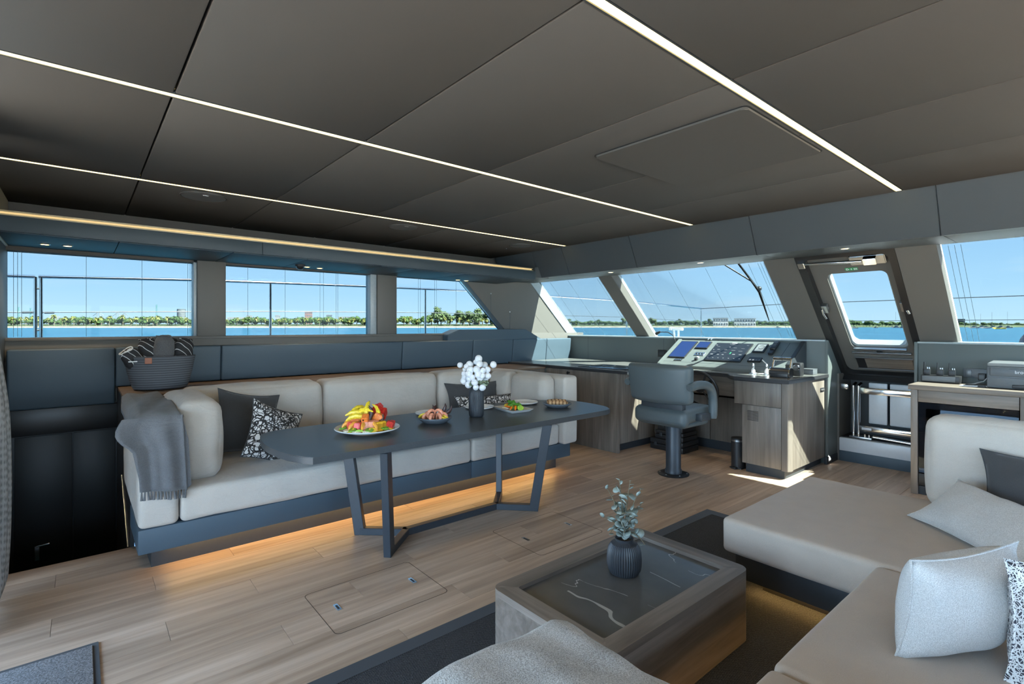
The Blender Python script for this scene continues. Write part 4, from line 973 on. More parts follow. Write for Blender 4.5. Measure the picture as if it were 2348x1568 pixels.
t = T('worktop_box', 'small grey box at the far end of the helm worktop', 'box', (6.05, 2.2, .982)); bx('case', 5.98, 6.10, 2.14, 2.26, .983, 1.035, M_printer, t, .004); bx('lid', 5.978, 6.102, 2.138, 2.262, 1.035, 1.042, M_printer, t, .003); 
def joystick(x, y, label):
    t = T('joystick', label, 'joystick', (x, y, .982), 0, 'helm joysticks')
    lt('collar', [(0, 0), (.045, 0), (.045, .006), (.03, .012), (0, .014)], (x, y, .983), M_brush, t, 28)
    lt('stick', [(0, 0), (.022, 0), (.02, .03), (.008, .055), (.008, .06)], (x, y, .995), M_print, t, 20)
    lt('knob', [(0, 0), (.011, .0), (.013, .02), (.011, .045), (0, .05)], (x, y, 1.052), M_chrome, t, 18)
joystick(5.60, 2.60, 'left of the two chrome joysticks on the helm worktop'); joystick(5.63, 2.47, 'right of the two chrome joysticks, nearest the throttle')

# ---- steering wheel
sw_ = T('steering_wheel', 'black three-spoke steering wheel behind the helm chair', 'steering wheel', (5.40, 3.08, .80))
MW = Matrix.Translation((5.33, 3.07, .80)) @ Matrix.Rotation(math.radians(72), 4, 'Y')
bm = nb(); tube(bm, [MW @ Vector((.205 * math.cos(a), .205 * math.sin(a), 0)) for a in [i * math.pi / 24 for i in range(48)]], .016, 10, True); mk('rim', bm, M_black, sw_)
for a in (90, 210, 330):
    a = math.radians(a); bm = nb(); tube(bm, [MW @ Vector((.03 * math.cos(a), .03 * math.sin(a), .02)), MW @ Vector((.2 * math.cos(a), .2 * math.sin(a), 0))], .014, 8, flat=.4); mk('spoke', bm, M_char, sw_)
bm = nb(); tube(bm, [MW @ Vector((0, 0, -.02)), MW @ Vector((0, 0, .03))], .045, 20); mk('hub', bm, M_black, sw_)
bm = nb(); tube(bm, [MW @ Vector((0, 0, .02)), (5.55, 3.07, .86)], .025, 14); mk('shaft', bm, M_char, sw_)

# ---- helm chair
hc = T('helm_chair', 'slate leather helm chair on a single black column', 'chair', (4.62, 2.95, 0))
lt('floor_plate', [(0, 0), (.152, 0), (.155, .008), (.14, .014), (.09, .016), (0, .016)], (4.62, 2.955, 0), M_black, hc, 40)
for a in range(6): bm = nb(); ball(bm, (4.62 + .13 * math.cos(a * 1.047), 2.955 + .13 * math.sin(a * 1.047), .014), .008, 1); mk('bolt', bm, M_brush, hc)
lt('column', [(0, .014), (.082, .014), (.082, .05), (.074, .06), (.074, .57), (0, .57)], (4.62, 2.955, 0), M_tleg, hc, 40)
bm = nb(); softbox(bm, (4.36, 2.665, .565), (4.90, 3.26, .70), .055, (.015, .0, .012), 8, .006, 8)
for v in bm.verts: v.co.z += (v.co.x - 4.6) * .03 - (.03 if v.co.z < .63 and v.co.x < 4.45 else 0)
mk('seat', bm, M_chair, hc, smooth=70)
bm = nb(); softbox(bm, (4.40, 2.70, .515), (4.86, 3.22, .575), .03, n=4); mk('seat_pan', bm, M_chair, hc)
bm = nb(); softbox(bm, (4.30, 2.60, .755), (4.42, 3.31, 1.125), .045, (.02, 0, .01), 8, .003, 8)
for v in bm.verts:
    v.co.x -= (v.co.z - .755) * .10; v.co.x += ((v.co.y - 2.955) / .35) ** 2 * .05
    v.co.y += (2.955 - v.co.y) * (1.125 - v.co.z) * .16
mk('backrest', bm, M_chair, hc, smooth=70)
bx('back_bracket', 4.40, 4.47, 2.72, 3.19, .60, .82, M_char, hc, .01)
for y in (2.60, 3.31):
    pts = [(4.33, y, .925), (4.45, y, .945), (4.60, y, .94), (4.70, y, .905), (4.745, y, .83), (4.755, y, .73), (4.745, y, .60)]
    # resample smoothly
    P_ = []
    for i in range(len(pts) - 1):
        for k in range(4): P_.append(Vector(pts[i]).lerp(Vector(pts[i + 1]), k / 4))
    P_.append(Vector(pts[-1]))
    for _ in range(3): P_ = [P_[0]] + [(P_[i - 1] + P_[i] * 2 + P_[i + 1]) / 4 for i in range(1, len(P_) - 1)] + [P_[-1]]
    bm = nb(); tube(bm, P_, [.034] + [.043] * (len(P_) - 2) + [.036], 14, flat=.95); mk('armrest', bm, M_chair, hc, smooth=70)
    bx('arm_mount', 4.55, 4.72, min(y, 2.955 + (y - 2.955) * .8), max(y, 2.955 + (y - 2.955) * .8), .585, .655, M_char, hc, .008)

# ---- bin and toolcases under the helm
t = T('pedal_bin', 'slim black pedal bin beside the helm pedestal', 'bin', (5.36, 2.66, 0))
bm = nb(); prism(bm, [(5.30 + .09 * (1 - math.cos(a)) * .0 + .085 * math.cos(a) * .9 + .06, 2.645 + .07 * math.sin(a)) for a in [i * math.pi / 12 for i in range(24)]], XY, .012, .285); mk('body', bm, M_black, t)
bm = nb(); prism(bm, [(5.36 + .08 * math.cos(a), 2.645 + .073 * math.sin(a)) for a in [i * math.pi / 12 for i in range(24)]], XY, .285, .302); mk('steel_rim', bm, M_brush, t)
bm = nb(); prism(bm, [(5.36 + .078 * math.cos(a), 2.645 + .070 * math.sin(a)) for a in [i * math.pi / 12 for i in range(24)]], XY, .302, .318); mk('lid', bm, M_black, t)
bx('pedal', 5.245, 5.29, 2.62, 2.67, .006, .022, M_black, t, .004); bx('foot', 5.29, 5.43, 2.58, 2.71, 0, .012, M_black, t, .004)
for k, (z0, z1, x0, x1, y0, y1, lab) in enumerate(((0, .13, 5.40, 5.75, 3.33, 3.78, 'flat black tool case at the bottom of the stack under the helm'), (.132, .235, 5.42, 5.74, 3.34, 3.72, 'middle black tool case of the stack under the helm'), (.237, .345, 5.44, 5.74, 3.36, 3.70, 'top black case with red lamps under the helm'))):
    t = T('tool_case', lab, 'case', (5.57, 3.55, z0)); zm = lerp(z0, z1, .55)
    bx('case_base', x0, x1, y0, y1, z0, zm - .003, M_black, t, .008); bx('case_lid', x0, x1, y0, y1, zm + .003, z1, M_black, t, .008)
    for y in (y0 + .08, y1 - .08): bx('latch', x0 - .008, x0 + .002, y - .018, y + .018, zm - .025, zm + .02, M_char, t, .002)
    if k == 2:
        bx('red_lamp', x0 - .004, x0 + .01, y1 - .11, y1 - .05, zm + .008, zm + .04, M_red, t, .003); bx('red_lamp', x0 - .004, x0 + .01, y0 + .05, y0 + .09, zm + .01, zm + .022, M_red, t, .002)

# ================================================================ side hatch to the foredeck
cw = SE('wall_companionway', (6.2, 1.7, 0), 'vinyl cheek walls either side of the foredeck hatch')
px('cheek_panel', [(6.24, 0.08), (6.24, 1.348), (6.27, 1.348), (6.66, .955), (6.52, .88), (6.52, 0.08)], XZ, 2.085, 2.11, M_green, cw, .003)
bx('cheek_skirt', 6.20, 6.54, 2.08, 2.11, 0, .08, M_char, cw, .002)
bx('cheek_panel', 6.22, 6.52, 1.30, 1.325, 0.0, 1.348, M_green, cw, .003)
dr = SE('door_1', (6.3, 1.7, .95), 'raked hatch door to the foredeck with a rounded window')
RW = lambda y, z, off: Vector((RX(z, 0), y, z)) + Vector((.695, 0, .72)) * off
def rk_ring(name, o, i, w0, w1, mat, parent, n=6):
    """raked frame; o / i = (y0, y1, z0, z1, radius)"""
    bm = nb(); ring(bm, rrect(*o, n), rrect(*i, n), RW, w0, w1); return mk(name, bm, mat, parent)
def rk_box(name, y0, y1, z0, z1, w0, w1, mat, parent, bev=.003):
    bm = nb(); prism(bm, [(y0, z0), (y1, z0), (y1, z1), (y0, z1)], RW, w0, w1)
    if bev: bmesh.ops.bevel(bm, geom=list(bm.edges), offset=bev, segments=2, affect='EDGES')
    return mk(name, bm, mat, parent)
rk_ring('door_frame', (1.29, 2.105, .93, 2.185, .01), (1.345, 2.035, .96, 2.145, .06), -.002, .16, M_dark, dr)
leaf = rk_ring('door_leaf', (1.345, 2.035, .945, 2.15, .05), (1.41, 1.915, 1.215, 1.965, .055), .07, .13, M_pillar, dr)
rk_ring('window_liner', (1.405, 1.92, 1.21, 1.97, .06), (1.425, 1.90, 1.235, 1.955, .05), .10, .17, M_reveal, dr)
bm = nb(); prism(bm, rrect(1.41, 1.915, 1.215, 1.965, .05), RW, .165, .172); mk('pane', bm, M_glass, dr)
rk_box('blind_rail', 1.43, 1.90, 1.205, 1.225, .045, .07, M_brush, dr); rk_box('blind_pull', 1.64, 1.69, 1.195, 1.212, .035, .05, M_black, dr)
rk_box('lower_trim', 1.40, 1.93, 1.165, 1.180, .05, .072, M_brush, dr)
rk_box('wood_inset', 1.41, 1.91, 1.005, 1.115, .055, .072, M_cabx, dr); rk_box('inset_trim', 1.40, 1.92, 1.115, 1.125, .048, .072, M_brush, dr, .001); rk_box('inset_trim', 1.40, 1.92, .992, 1.002, .048, .072, M_brush, dr, .001)
rk_box('inset_end', 1.83, 1.91, 1.007, 1.113, .050, .056, M_dark, dr, 0)
rk_box('latch_plate', 1.985, 2.055, 1.635, 1.705, .0, .05, M_brush, dr); rk_box('latch_plate', 1.30, 1.365, 1.635, 1.715, .0, .05, M_brush, dr)
tb('latch_lever', [RW(2.03, 1.68, -.01), RW(2.03, 1.64, -.02), RW(2.02, 1.59, -.012)], .010, M_chrome, dr); tb('latch_lever', [RW(1.315, 1.66, -.01), RW(1.305, 1.63, -.012)], .012, M_chrome, dr)
tb('gas_strut', [RW(2.06, 2.120, -.015), RW(1.90, 2.118, -.018), RW(1.55, 2.105, -.02)], [.010, .014, .014], M_chrome, dr, 12)
rk_box('strut_bracket', 1.38, 1.66, 2.05, 2.125, .02, .07, M_brush, dr, .008); rk_box('strut_clevis', 1.44, 1.54, 2.075, 2.125, -.03, .02, M_chrome, dr, .004); rk_box('strut_clevis', 2.03, 2.09, 2.085, 2.135, -.03, .0, M_chrome, dr, .004)
bm = nb(); prism(bm, [(1.63, 1.985), (1.735, 1.985), (1.735, 2.008), (1.63, 2.008)], RW, .067, .071); sg = mk('exit_sign', bm, M_exit, dr, 'green emergency exit sticker')
for y0, y1, z0, z1 in ((1.722, 1.727, 1.989, 2.004), (1.710, 1.722, 2.000, 2.004), (1.710, 1.722, 1.989, 1.992), (1.700, 1.712, 1.994, 1.999), (1.678, 1.683, 1.990, 2.003), (1.683, 1.690, 1.995, 2.000), (1.655, 1.662, 1.989, 2.004), (1.645, 1.650, 1.989, 2.004), (1.636, 1.641, 1.989, 2.004)):
    bm = nb(); prism(bm, [(y0, z0), (y1, z0), (y1, z1), (y0, z1)], RW, .0655, .067); mk('pictogram', bm, M_print, sg)
# niche under the hatch with folded boarding ladder
nc = SE('trim_4', (6.6, 1.7, 0), 'recessed niche under the foredeck hatch')
bx('niche_back', 6.90, 6.93, 1.30, 2.12, 0.0, 1.05, M_head, nc, 0); bx('niche_side', 6.52, 6.93, 2.065, 2.09, .0, .97, M_pillar, nc, 0); bx('niche_side', 6.52, 6.93, 1.31, 1.335, .0, .97, M_pillar, nc, 0)
bx('white_step', 6.52, 6.75, 1.335, 2.065, .115, .258, M_white, nc, .006); bx('step_skirt', 6.525, 6.75, 1.335, 2.065, 0, .115, M_blue, nc, .001)
bx('niche_tray', 6.56, 6.90, 1.34, 2.06, .258, .268, M_dark, nc, 0)
px('niche_lintel', [(6.62, .90), (6.70, .99), (6.93, .99), (6.93, .90)], XZ, 1.335, 2.065, M_dark, nc, .004)
lad = T('folding_ladder', 'polished steel folding ladder stowed in the niche under the hatch', 'ladder', (6.62, 1.7, .27))
for z0, z1 in ((.755, .825), (.345, .405)): bx('flat_rung', 6.60, 6.625, 1.40, 1.90, z0, z1, M_chrome, lad, .008)
for y in (1.905, 1.955): tb('upright', [(6.62, y, .28), (6.62, y, .84), (6.70, y, .86)], .016, M_chrome, lad, 12)
tb('upright', [(6.61, 1.405, .30), (6.61, 1.405, .87)], .013, M_chrome, lad, 12)
bx('base_plate', 6.57, 6.68, 1.77, 1.985, .262, .285, M_brush, lad, .004)
for y in (1.80, 1.84, 1.90, 1.95): tb('stud', [(6.60, y, .285), (6.60, y, .315)], .011, M_chrome, lad, 10)
tb('hinge_bar', [(6.58, 1.76, .30), (6.58, 1.42, .285)], .016, M_chrome, lad, 10); bx('rung_label', 6.595, 6.60, 1.78, 1.87, .362, .388, M_white, lad, .001)
for y0, y1 in ((1.665, 1.84), (1.42, 1.645)): bx('ladder_step', 6.72, 6.75, y0, y1, .42, .875, M_white, lad, .012)
bx('hinge_block', 6.54, 6.60, 1.99, 2.06, .80, .86, M_chrome, lad, .006); bx('catch', 6.57, 6.63, 1.345, 1.42, .855, .885, M_chrome, lad, .005)

# ================================================================ starboard cabinet with cooler
SX = 5.727
t = T('starboard_cabinet', 'wooden cabinet with a drawer band along the starboard front', 'cabinet', (6.0, .1, 0))
bx('side_panel', SX, 6.24, 1.195, 1.245, .0, .935, M_cab, t, .003); bx('drawer_front', SX + .005, SX + .025, .545, 1.192, .828, .932, M_cabx, t, .002)
bx('drawer_front', SX + .005, SX + .025, -.6, .50, .10, .932, M_cab, t, .002); bx('divider', SX, 6.24, .505, .540, 0, .935, M_cab, t, .002); bx('back_panel', 6.20, 6.24, -2, 1.195, .0, .93, M_dark, t, 0)
bx('kick_board', SX + .03, SX + .05, -1, 1.195, 0, .075, M_char, t, 0)
t = T('starboard_worktop', 'pale edged wooden worktop under the printer', 'worktop', (6.0, .1, .94)); bx('slab', 5.695, 6.245, -2.0, 1.258, .936, .980, M_cabx, t, .004)
wc = T('wine_cooler', 'black glass wine cooler behind the starboard sofa', 'wine cooler', (5.95, .87, .08))
bm = nb(); box(bm, SX + .05, 6.19, .55, .56, .08, .82); box(bm, SX + .05, 6.19, 1.18, 1.19, .08, .82); box(bm, 6.18, 6.19, .55, 1.19, .08, .82); box(bm, SX + .05, 6.19, .55, 1.19, .81, .82); box(bm, SX + .05, 6.19, .55, 1.19, .08, .09); mk('body', bm, M_dark, wc)
gd = bx('glass_door', SX + .008, SX + .016, .548, 1.190, .20, .822, M_smoke, wc, .001)
bm = nb(); ring(bm, rrect(.548, 1.190, .20, .822, .004, 2), rrect(.60, 1.14, .25, .77, .01, 2), YZ, SX + .017, SX + .04); mk('door_frame', bm, M_dark, wc)
for k, z in enumerate((.30, .42, .54, .66)): bx('shelf_front', SX + .06, SX + .08, .57, 1.17, z, z + .028, M_shelfw, wc, .002)
bx('grille', SX + .01, SX + .03, .55, 1.19, .085, .19, M_black, wc, .002)
for k in range(4): bx('grille_slot', SX + .008, SX + .011, .60, 1.14, .10 + k * .018, .106 + k * .018, M_char, wc, 0)
bm = nb(); ball(bm, (SX + .07, 1.075, .60), .014, 2); mk('bottle_cap', bm, M_brass, wc)
# printer
pr = T('printer', 'dark grey printer on the starboard worktop', 'printer', (6.0, .52, .982))
bm = nb(); box(bm, 5.87, 6.19, .31, .757, .983, 1.165, .012); mk('body', bm, M_printer, pr)
bm = nb(); prism(bm, [(5.875, 1.165), (5.885, 1.19), (6.18, 1.20), (6.19, 1.165)], XZ, .313, .754); bmesh.ops.bevel(bm, geom=list(bm.edges), offset=.004, segments=2, affect='EDGES'); mk('lid', bm, M_printl, pr)
bx('front_tray', 5.862, 5.871, .33, .735, 1.085, 1.155, M_printer, pr, .006); bx('tray_slot', 5.8615, 5.8635, .42, .62, 1.144, 1.152, M_dark, pr, 0); bx('paper_tray', 5.864, 5.872, .33, .60, .99, 1.02, M_black, pr, .004); bx('body_seam', 5.868, 5.8715, .315, .752, 1.070, 1.075, M_dark, pr, 0)
text('lettering', 'brother', .036, Matrix.Translation((5.8612, .585, 1.112)) @ Matrix(((0, 0, -1, 0), (-1, 0, 0, 0), (0, 1, 0, 0), (0, 0, 0, 1))), M_print, pr)
# radio charger and handhelds
cg = T('charging_dock', 'grey charging dock holding a row of handheld radios', 'charger', (6.08, 1.09, .982)); bx('tray', 6.03, 6.17, .955, 1.235, .984, 1.048, M_black, cg, .006); bx('front_plate', 6.026, 6.032, .985, 1.225, .994, 1.040, M_printer, cg, .003)
LAB = ['handheld radio at the left of the charging dock', 'handheld radio behind the left one in the charging dock', 'handheld radio in the middle of the charging dock', 'handheld radio at the right of the charging dock']
for k, (x, y) in enumerate(((6.065, 1.195), (6.125, 1.21), (6.065, 1.10), (6.065, 1.015))):
    t = T('handheld_radio', LAB[k], 'radio', (x, y, 1.049), 0, 'handheld radios')
    bx('body', x - .014, x + .016, y - .026, y + .026, 1.049, 1.105, M_black, t, .006); tb('antenna', [(x, y + .017, 1.103), (x, y + .017, 1.165)], [.006, .005], M_black, t, 8)
    for j in range(3): bx('speaker_slot', x - .0155, x - .0135, y - .018, y + .018, 1.075 + j * .009, 1.079 + j * .009, M_char, t, 0)
    for j in (-.004, -.018): lt('volume_knob', [(0, 0), (.006, 0), (.006, .014), (0, .015)], (x, y + j, 1.104), M_brush, t, 10)
t = T('socket_plate', 'grey double socket plate on the wall behind the radios', 'socket', (6.245, .86, 1.05)); bx('plate', 6.238, 6.25, .72, .965, 1.03, 1.115, M_printer, t, .003); bx('socket_insert', 6.233, 6.239, .905, .945, 1.045, 1.10, M_printl, t, .002)
t = T('plug_adapter', 'small black power adapter with a white cable in the socket', 'adapter', (6.22, .83, 1.03)); bx('body', 6.19, 6.238, .805, .855, 1.012, 1.075, M_black, t, .004); bx('label_face', 6.188, 6.191, .812, .848, 1.02, 1.062, M_printer, t, .001)
tb('cable', [(6.21, .785, 1.09), (6.20, .785, 1.05), (6.13, .81, 1.01), (6.02, .87, .99), (5.90, .92, .986), (5.85, .925, .986), (5.85, .88, .987), (5.88, .80, .988), (5.93, .74, .988)], .005, M_cable, t)
t = T('black_tray', 'flat black charger pad by the printer', 'charger', (5.93, .85, .982)); bx('pad', 5.87, 6.00, .765, .90, .982, .992, M_black, t, .004); bx('rim', 5.868, 6.002, .763, .902, .981, .985, M_char, t, .002)

# ================================================================ starboard L-shaped sofa
ls = T('lounge_sofa', 'cream L-shaped lounge sofa with a chaise on the right', 'sofa', (2.6, .4, 0))
HS = .42
bm = nb(); softbox(bm, (2.79, -.9, .225), (4.05, 1.475, HS), .03, (0, 0, .012), 14, .002, 4); mk('chaise_cushion', bm, M_creams, ls, smooth=70)
sb('seat_cushion', (1.705, -.9, .225), (2.785, .735, HS - .004), .03, M_creams, ls, (0, 0, .012), 12, .002, 4, seed=4)
sb('seat_cushion', (.45, -.9, .225), (1.70, .735, HS - .004), .03, M_creams, ls, (0, 0, .012), 12, .002, 4, seed=7)
bm = nb(); box(bm, 2.84, 4.02, -.9, 1.42, .085, .226, .006); mk('base_panel', bm, M_char, ls); bm = nb(); box(bm, .5, 2.84, -.9, .68, .085, .226, .006); mk('base_panel', bm, M_char, ls)
bm = nb(); box(bm, 2.96, 3.95, -.8, 1.32, .0, .085); box(bm, .6, 2.96, -.8, .56, 0, .085); mk('plinth', bm, M_dark, ls)
bm = nb(); box(bm, 2.905, 2.92, .72, 1.36, .074, .083); mk('plinth_light', bm, M_under_led, ls); bm = nb(); box(bm, .7, 2.84, .605, .62, .074, .083); mk('plinth_light', bm, M_under_led, ls)
sb('back_cushion', (3.885, -.55, HS - .004), (4.13, .775, .965), .07, M_cream, ls, (.03, .02, .012), 12, .012, 5, seed=2)
sb('back_rest', (.45, -1.05, .225), (4.1, -.78, .90), .06, M_cream, ls, (0, .02, .01), 12, .004, 5)
pil('throw_pillow', 'large white woven pillow nearest the camera on the lounge sofa', .44, .37, .23, (2.215, .36, .595), ((.19, -.10, .01), (.03, -.05, .155)), M_wpil, seed=6)
pil('throw_pillow', 'long white woven pillow lying on the chaise', .74, .34, .16, (3.40, .43, .545), ((-.24, -.245, 0), (.12, -.06, .10)), M_wpil, seed=7)
pil('throw_pillow', 'dark grey pillow against the chaise back cushion', .52, .42, .15, (3.74, .25, .635), (66, 0, -84), M_greyp, seed=8)
pil('throw_pillow', 'black and white scribble pillow behind the dark grey one at the right edge', .50, .45, .14, (3.83, .09, .66), (68, 0, -86), M_scrib, seed=9, seam=M_greyp)
pil('bolster_pillow', 'dashed black and white pillow at the lower right edge', .44, .40, .26, (2.27, .06, .60), ((.13, -.18, 0), (.03, -.05, .18)), M_dash, seed=10)

# ---- rug, coffee table, vase with eucalyptus
rg = T('area_rug', 'dark woven rug with a black border under the coffee table', 'rug', (2.2, .9, 0))
bx('field', .70, 3.84, -.8, 2.115, .0005, .008, M_rug, rg, 0); bm = nb(); ring(bm, rrect(.62, 3.92, -.9, 2.195, .004, 1), rrect(.70, 3.84, -.82, 2.115, .004, 1), XY, .0005, .010); mk('border', bm, M_rugb, rg)
mt = T('door_mat', 'charcoal tufted door mat at the lower left', 'mat', (-.4, 2.6, 0)); bx('pile', -1.3, .045, 2.0, 3.105, .0005, .012, M_mat, mt, .003); bm = nb(); ring(bm, rrect(-1.33, .068, 1.97, 3.133, .004, 1), rrect(-1.3, .045, 2.0, 3.105, .004, 1), XY, .0005, .006); mk('rubber_edge', bm, M_rugb, mt)
ct = T('coffee_table', 'square wooden coffee table with a sunken dark stone top', 'table', (1.95, 1.48, 0))
ZT = .345; x0, x1, y0, y1 = 1.40, 2.455, 1.155, 1.815
out = rrect(x0, x1, y0, y1, .05); inn = rrect(x0 + .085, x1 - .085, y0 + .085, y1 - .085, .012)
def mitre(name, sel, mat):
    bm = nb(); c = ((x0 + x1) / 2, (y0 + y1) / 2)
    n = len(out); A = []
    for i in range(n):
        for oo, ii in ((out, inn),): A.append((oo[i], ii[i]))
    idx = [i % n for i in range(sel[0], sel[1] + 1)]
    prev = None
    for i in idx:
        q = [bm.verts.new((*A[i][0], ZT)), bm.verts.new((*A[i][1], ZT)), bm.verts.new((*A[i][1], ZT - .03)), bm.verts.new((*A[i][0], ZT - .03))]
        if prev:
            for k in range(4): bm.faces.new((prev[k], q[k], q[(k + 1) % 4], prev[(k + 1) % 4]))
        else: bm.faces.new(q)
        prev = q
    bm.faces.new(prev[::-1]); mk(name, bm, mat, ct, smooth=30)
mitre('top_rail', (3, 8), M_ctab); mitre('top_rail', (9, 14), M_ctaby); mitre('top_rail', (15, 20), M_ctab); mitre('top_rail', (21, 26), M_ctaby)
for s_ in ((2, 3), (8, 9), (14, 15), (20, 21)): mitre('mitre_joint', s_, M_ctab)
bx('stone_top', x0 + .08, x1 - .08, y0 + .08, y1 - .08, ZT - .05, ZT - .018, M_marble, ct, 0)
bm = nb(); ring(bm, rrect(x0, x1, y0, y1, .05), rrect(x0 + .03, x1 - .03, y0 + .03, y1 - .03, .03), XY, .012, ZT - .03); mk('body', bm, M_ctab, ct, smooth=30)
bx('plinth', x0 + .08, x1 - .08, y0 + .08, y1 - .08, .0, .03, M_dark, ct, 0)
vx, vy, vz = 1.985, 1.535, ZT - .018
t = T('leaf_vase', 'squat ribbed black vase with eucalyptus on the coffee table', 'vase', (vx, vy, vz))
prof = [(0, 0), (.055, 0), (.068, .006), (.077, .022), (.081, .045), (.082, .075), (.080, .10), (.074, .125), (.062, .142), (.048, .150), (.042, .156), (.044, .168), (.040, .168), (.036, .155), (0, .15)]
lt('body', prof, (vx, vy, vz), M_vase, t, 220, flute=(44, .055, lambda i, z: 1.0 if .008 < z < .145 else 0.0), smooth=25)
L_e = plain('eucalyptus_leaf', (.235, .275, .245), .48, var=.25, vs=60)
L_t = plain('eucalyptus_stem', (.12, .09, .05), .7)
bm = nb(); n = 10; c0 = bm.verts.new((0, 0, 0)); rim = []
for i in range(12):
    a = 2 * math.pi * i / 12; rim.append(bm.verts.new((.5 + .5 * math.cos(a), .40 * math.sin(a), .10 * math.sin(a) ** 2 + .05 * math.cos(a))))
mid = bm.verts.new((.5, 0, -.03)); bmesh.ops.delete(bm, geom=[c0], context='VERTS')
for i in range(12): bm.faces.new((mid, rim[i], rim[(i + 1) % 12]))
r = bmesh.ops.extrude_face_region(bm, geom=list(bm.faces)); bmesh.ops.translate(bm, verts=[v for v in r['geom'] if isinstance(v, bmesh.types.BMVert)], vec=(0, 0, .02))
bmesh.ops.recalc_face_normals(bm, faces=bm.faces); leaf_me = bpy.data.meshes.new('leaf'); bm.to_mesh(leaf_me); bm.free(); leaf_me.shade_smooth(); leaf_me.materials.append(L_e)
rnd = random.Random(21)
stems = [(-.02, .28, .02, 9), (.03, .285, .0, 9), (.075, .25, -.02, 8), (-.075, .235, .03, 8), (-.105, .12, -.03, 8), (.10, .17, .03, 7), (-.05, .16, -.07, 9), (.04, .15, -.07, 9), (.0, .19, .05, 9), (.085, .0, -.05, 5), (-.02, .10, -.09, 8), (-.08, .05, -.05, 6), (.055, .09, -.03, 8)]
for k, (a, h, dd, nl) in enumerate(stems):
    tt = T('eucalyptus_stem', 'eucalyptus stem with round grey green leaves in the squat vase', 'plant', (vx, vy, vz + .15), 0, 'eucalyptus stems in the squat vase')
    b0 = Vector((vx, vy, vz + .155)); e1 = b0 + R_ * a + D_ * dd + Vector((0, 0, h)); m1 = b0.lerp(e1, .5) + Vector((0, 0, .05 if h > .08 else .09)) - R_ * a * .15
    curve = [(b0 * (1 - u) ** 2 + m1 * 2 * u * (1 - u) + e1 * u * u) for u in [i / 10 for i in range(11)]]
    tb('stalk', curve, [.0028] * 6 + [.002] * 5, L_t, tt, 5)
    for j in range(nl):
        u = .25 + .75 * j / (nl - 1); p = curve[min(10, int(u * 10))]
        o = bpy.data.objects.new('leaf', leaf_me); COL.objects.link(o); sc = rnd.uniform(.030, .046) * (1.0 - .35 * (u > .85))
        o.rotation_euler = (rnd.uniform(-.9, .9), rnd.uniform(-1.0, .5), rnd.uniform(0, 6.28)); o.scale = (sc, sc, sc); o.location = p; attach(o, tt)

# ---- armchair with a woven throw, nearest the camera
ac = T('armchair', 'low armchair back in the foreground under an oatmeal throw', 'armchair', (.55, .55, 0), 0)
sb('seat_block', (.10, .20, .12), (.94, .95, .42), .05, M_creams, ac, (0, 0, .02), 6)
sb('back_block', (.08, .74, .20), (.955, .965, .715), .06, M_creams, ac, (0, 0, .01), 6); sb('arm_block', (.78, .18, .20), (.955, .95, .70), .05, M_creams, ac, (0, 0, .01), 6)
for x in (.16, .86):
    for y in (.27, .89): bm = nb(); tube(bm, [(x, y, 0), (x, y, .13)], [.014, .02], 12); mk('leg', bm, M_black, ac)
bt = T('woven_throw', 'oatmeal woven throw draped over the foreground armchair', 'blanket', (.7, .7, .7))
bm = nb(); N = 56
def bt_pt(u, v):
    # u: 0..1 along X up to the outer edge and down, v the same along Y
    def fold(s, edge, r=.05):
        if s <= edge - r: return s, 0.0
        k = min((s - edge + r) / r, 1.6)
        if k < 1.57: return edge - r + r * math.sin(k), -(r - r * math.cos(k))
        return edge, -(r + (s - edge + r - r * 1.57))
    sx_ = lerp(.10, 1.20, u); sy_ = lerp(.12, 1.20, v)
    X, dx = fold(sx_, .985); Y, dy = fold(sy_, .992)
    z = .748 + dx + dy - .05 * (max(0, .75 - X)) + .014 * math.sin(X * 13 + Y * 6) * .7 + .010 * noise.noise(Vector((X * 9, Y * 9, 1)))
    z -= .22 * max(0, min(1, (.72 - Y) / .16)) * max(0, min(1, (.74 - X) / .16)) * .9
    if dx < -.02: X += .012 * math.sin(Y * 22)
    if dy < -.02: Y += .014 * math.sin(X * 19)
    return Vector((X, Y, max(z, .50)))
g = [[bm.verts.new(bt_pt(i / N, j / N)) for j in range(N + 1)] for i in range(N + 1)]
for i in range(N):
    for j in range(N): bm.faces.new((g[i][j], g[i + 1][j], g[i + 1][j + 1], g[i][j + 1]))
o = mk('cloth', bm, M_boucle, bt, smooth=80); md = o.modifiers.new('thickness', 'SOLIDIFY'); md.thickness = .008; md.offset = -1

# ---- curtain at the left edge
cu = T('curtain', 'grey woven curtain hanging at the left edge', 'curtain', (-.38, 3.7, 0))
bm = nb(); NU, NV = 60, 40; g = []
for j in range(NV + 1):
    z = lerp(.03, 2.535, j / NV); row = []
    bul = .02 * math.sin(min(1, max(0, (1.35 - z) / 1.35)) * math.pi) - (.085 * max(0, (z - 1.05)) ** 1.3)
    if z < .2: bul -= .05 * (.2 - z) / .2
    for i in range(NU + 1):
        u = i / NU; y = lerp(3.46, 3.93, u)
        x = -.365 + bul + .035 * math.sin(u * 26 + .4 * math.sin(z * 2)) + .012 * math.sin(u * 53) + .03 * math.sin(u * math.pi)
        row.append(bm.verts.new((x, y, z)))
    g.append(row)
for j in range(NV):
    for i in range(NU): bm.faces.new((g[j][i], g[j][i + 1], g[j + 1][i + 1], g[j + 1][i]))
o = mk('cloth', bm, M_curt, cu, smooth=80); md = o.modifiers.new('thickness', 'SOLIDIFY'); md.thickness = .004
bm = nb(); tube(bm, [(-.335, 3.925, .905), (-.320, 3.93, .91), (-.318, 3.935, .90), (-.33, 3.93, .895)], .004, 6); mk('tie_hook', bm, M_print, cu)

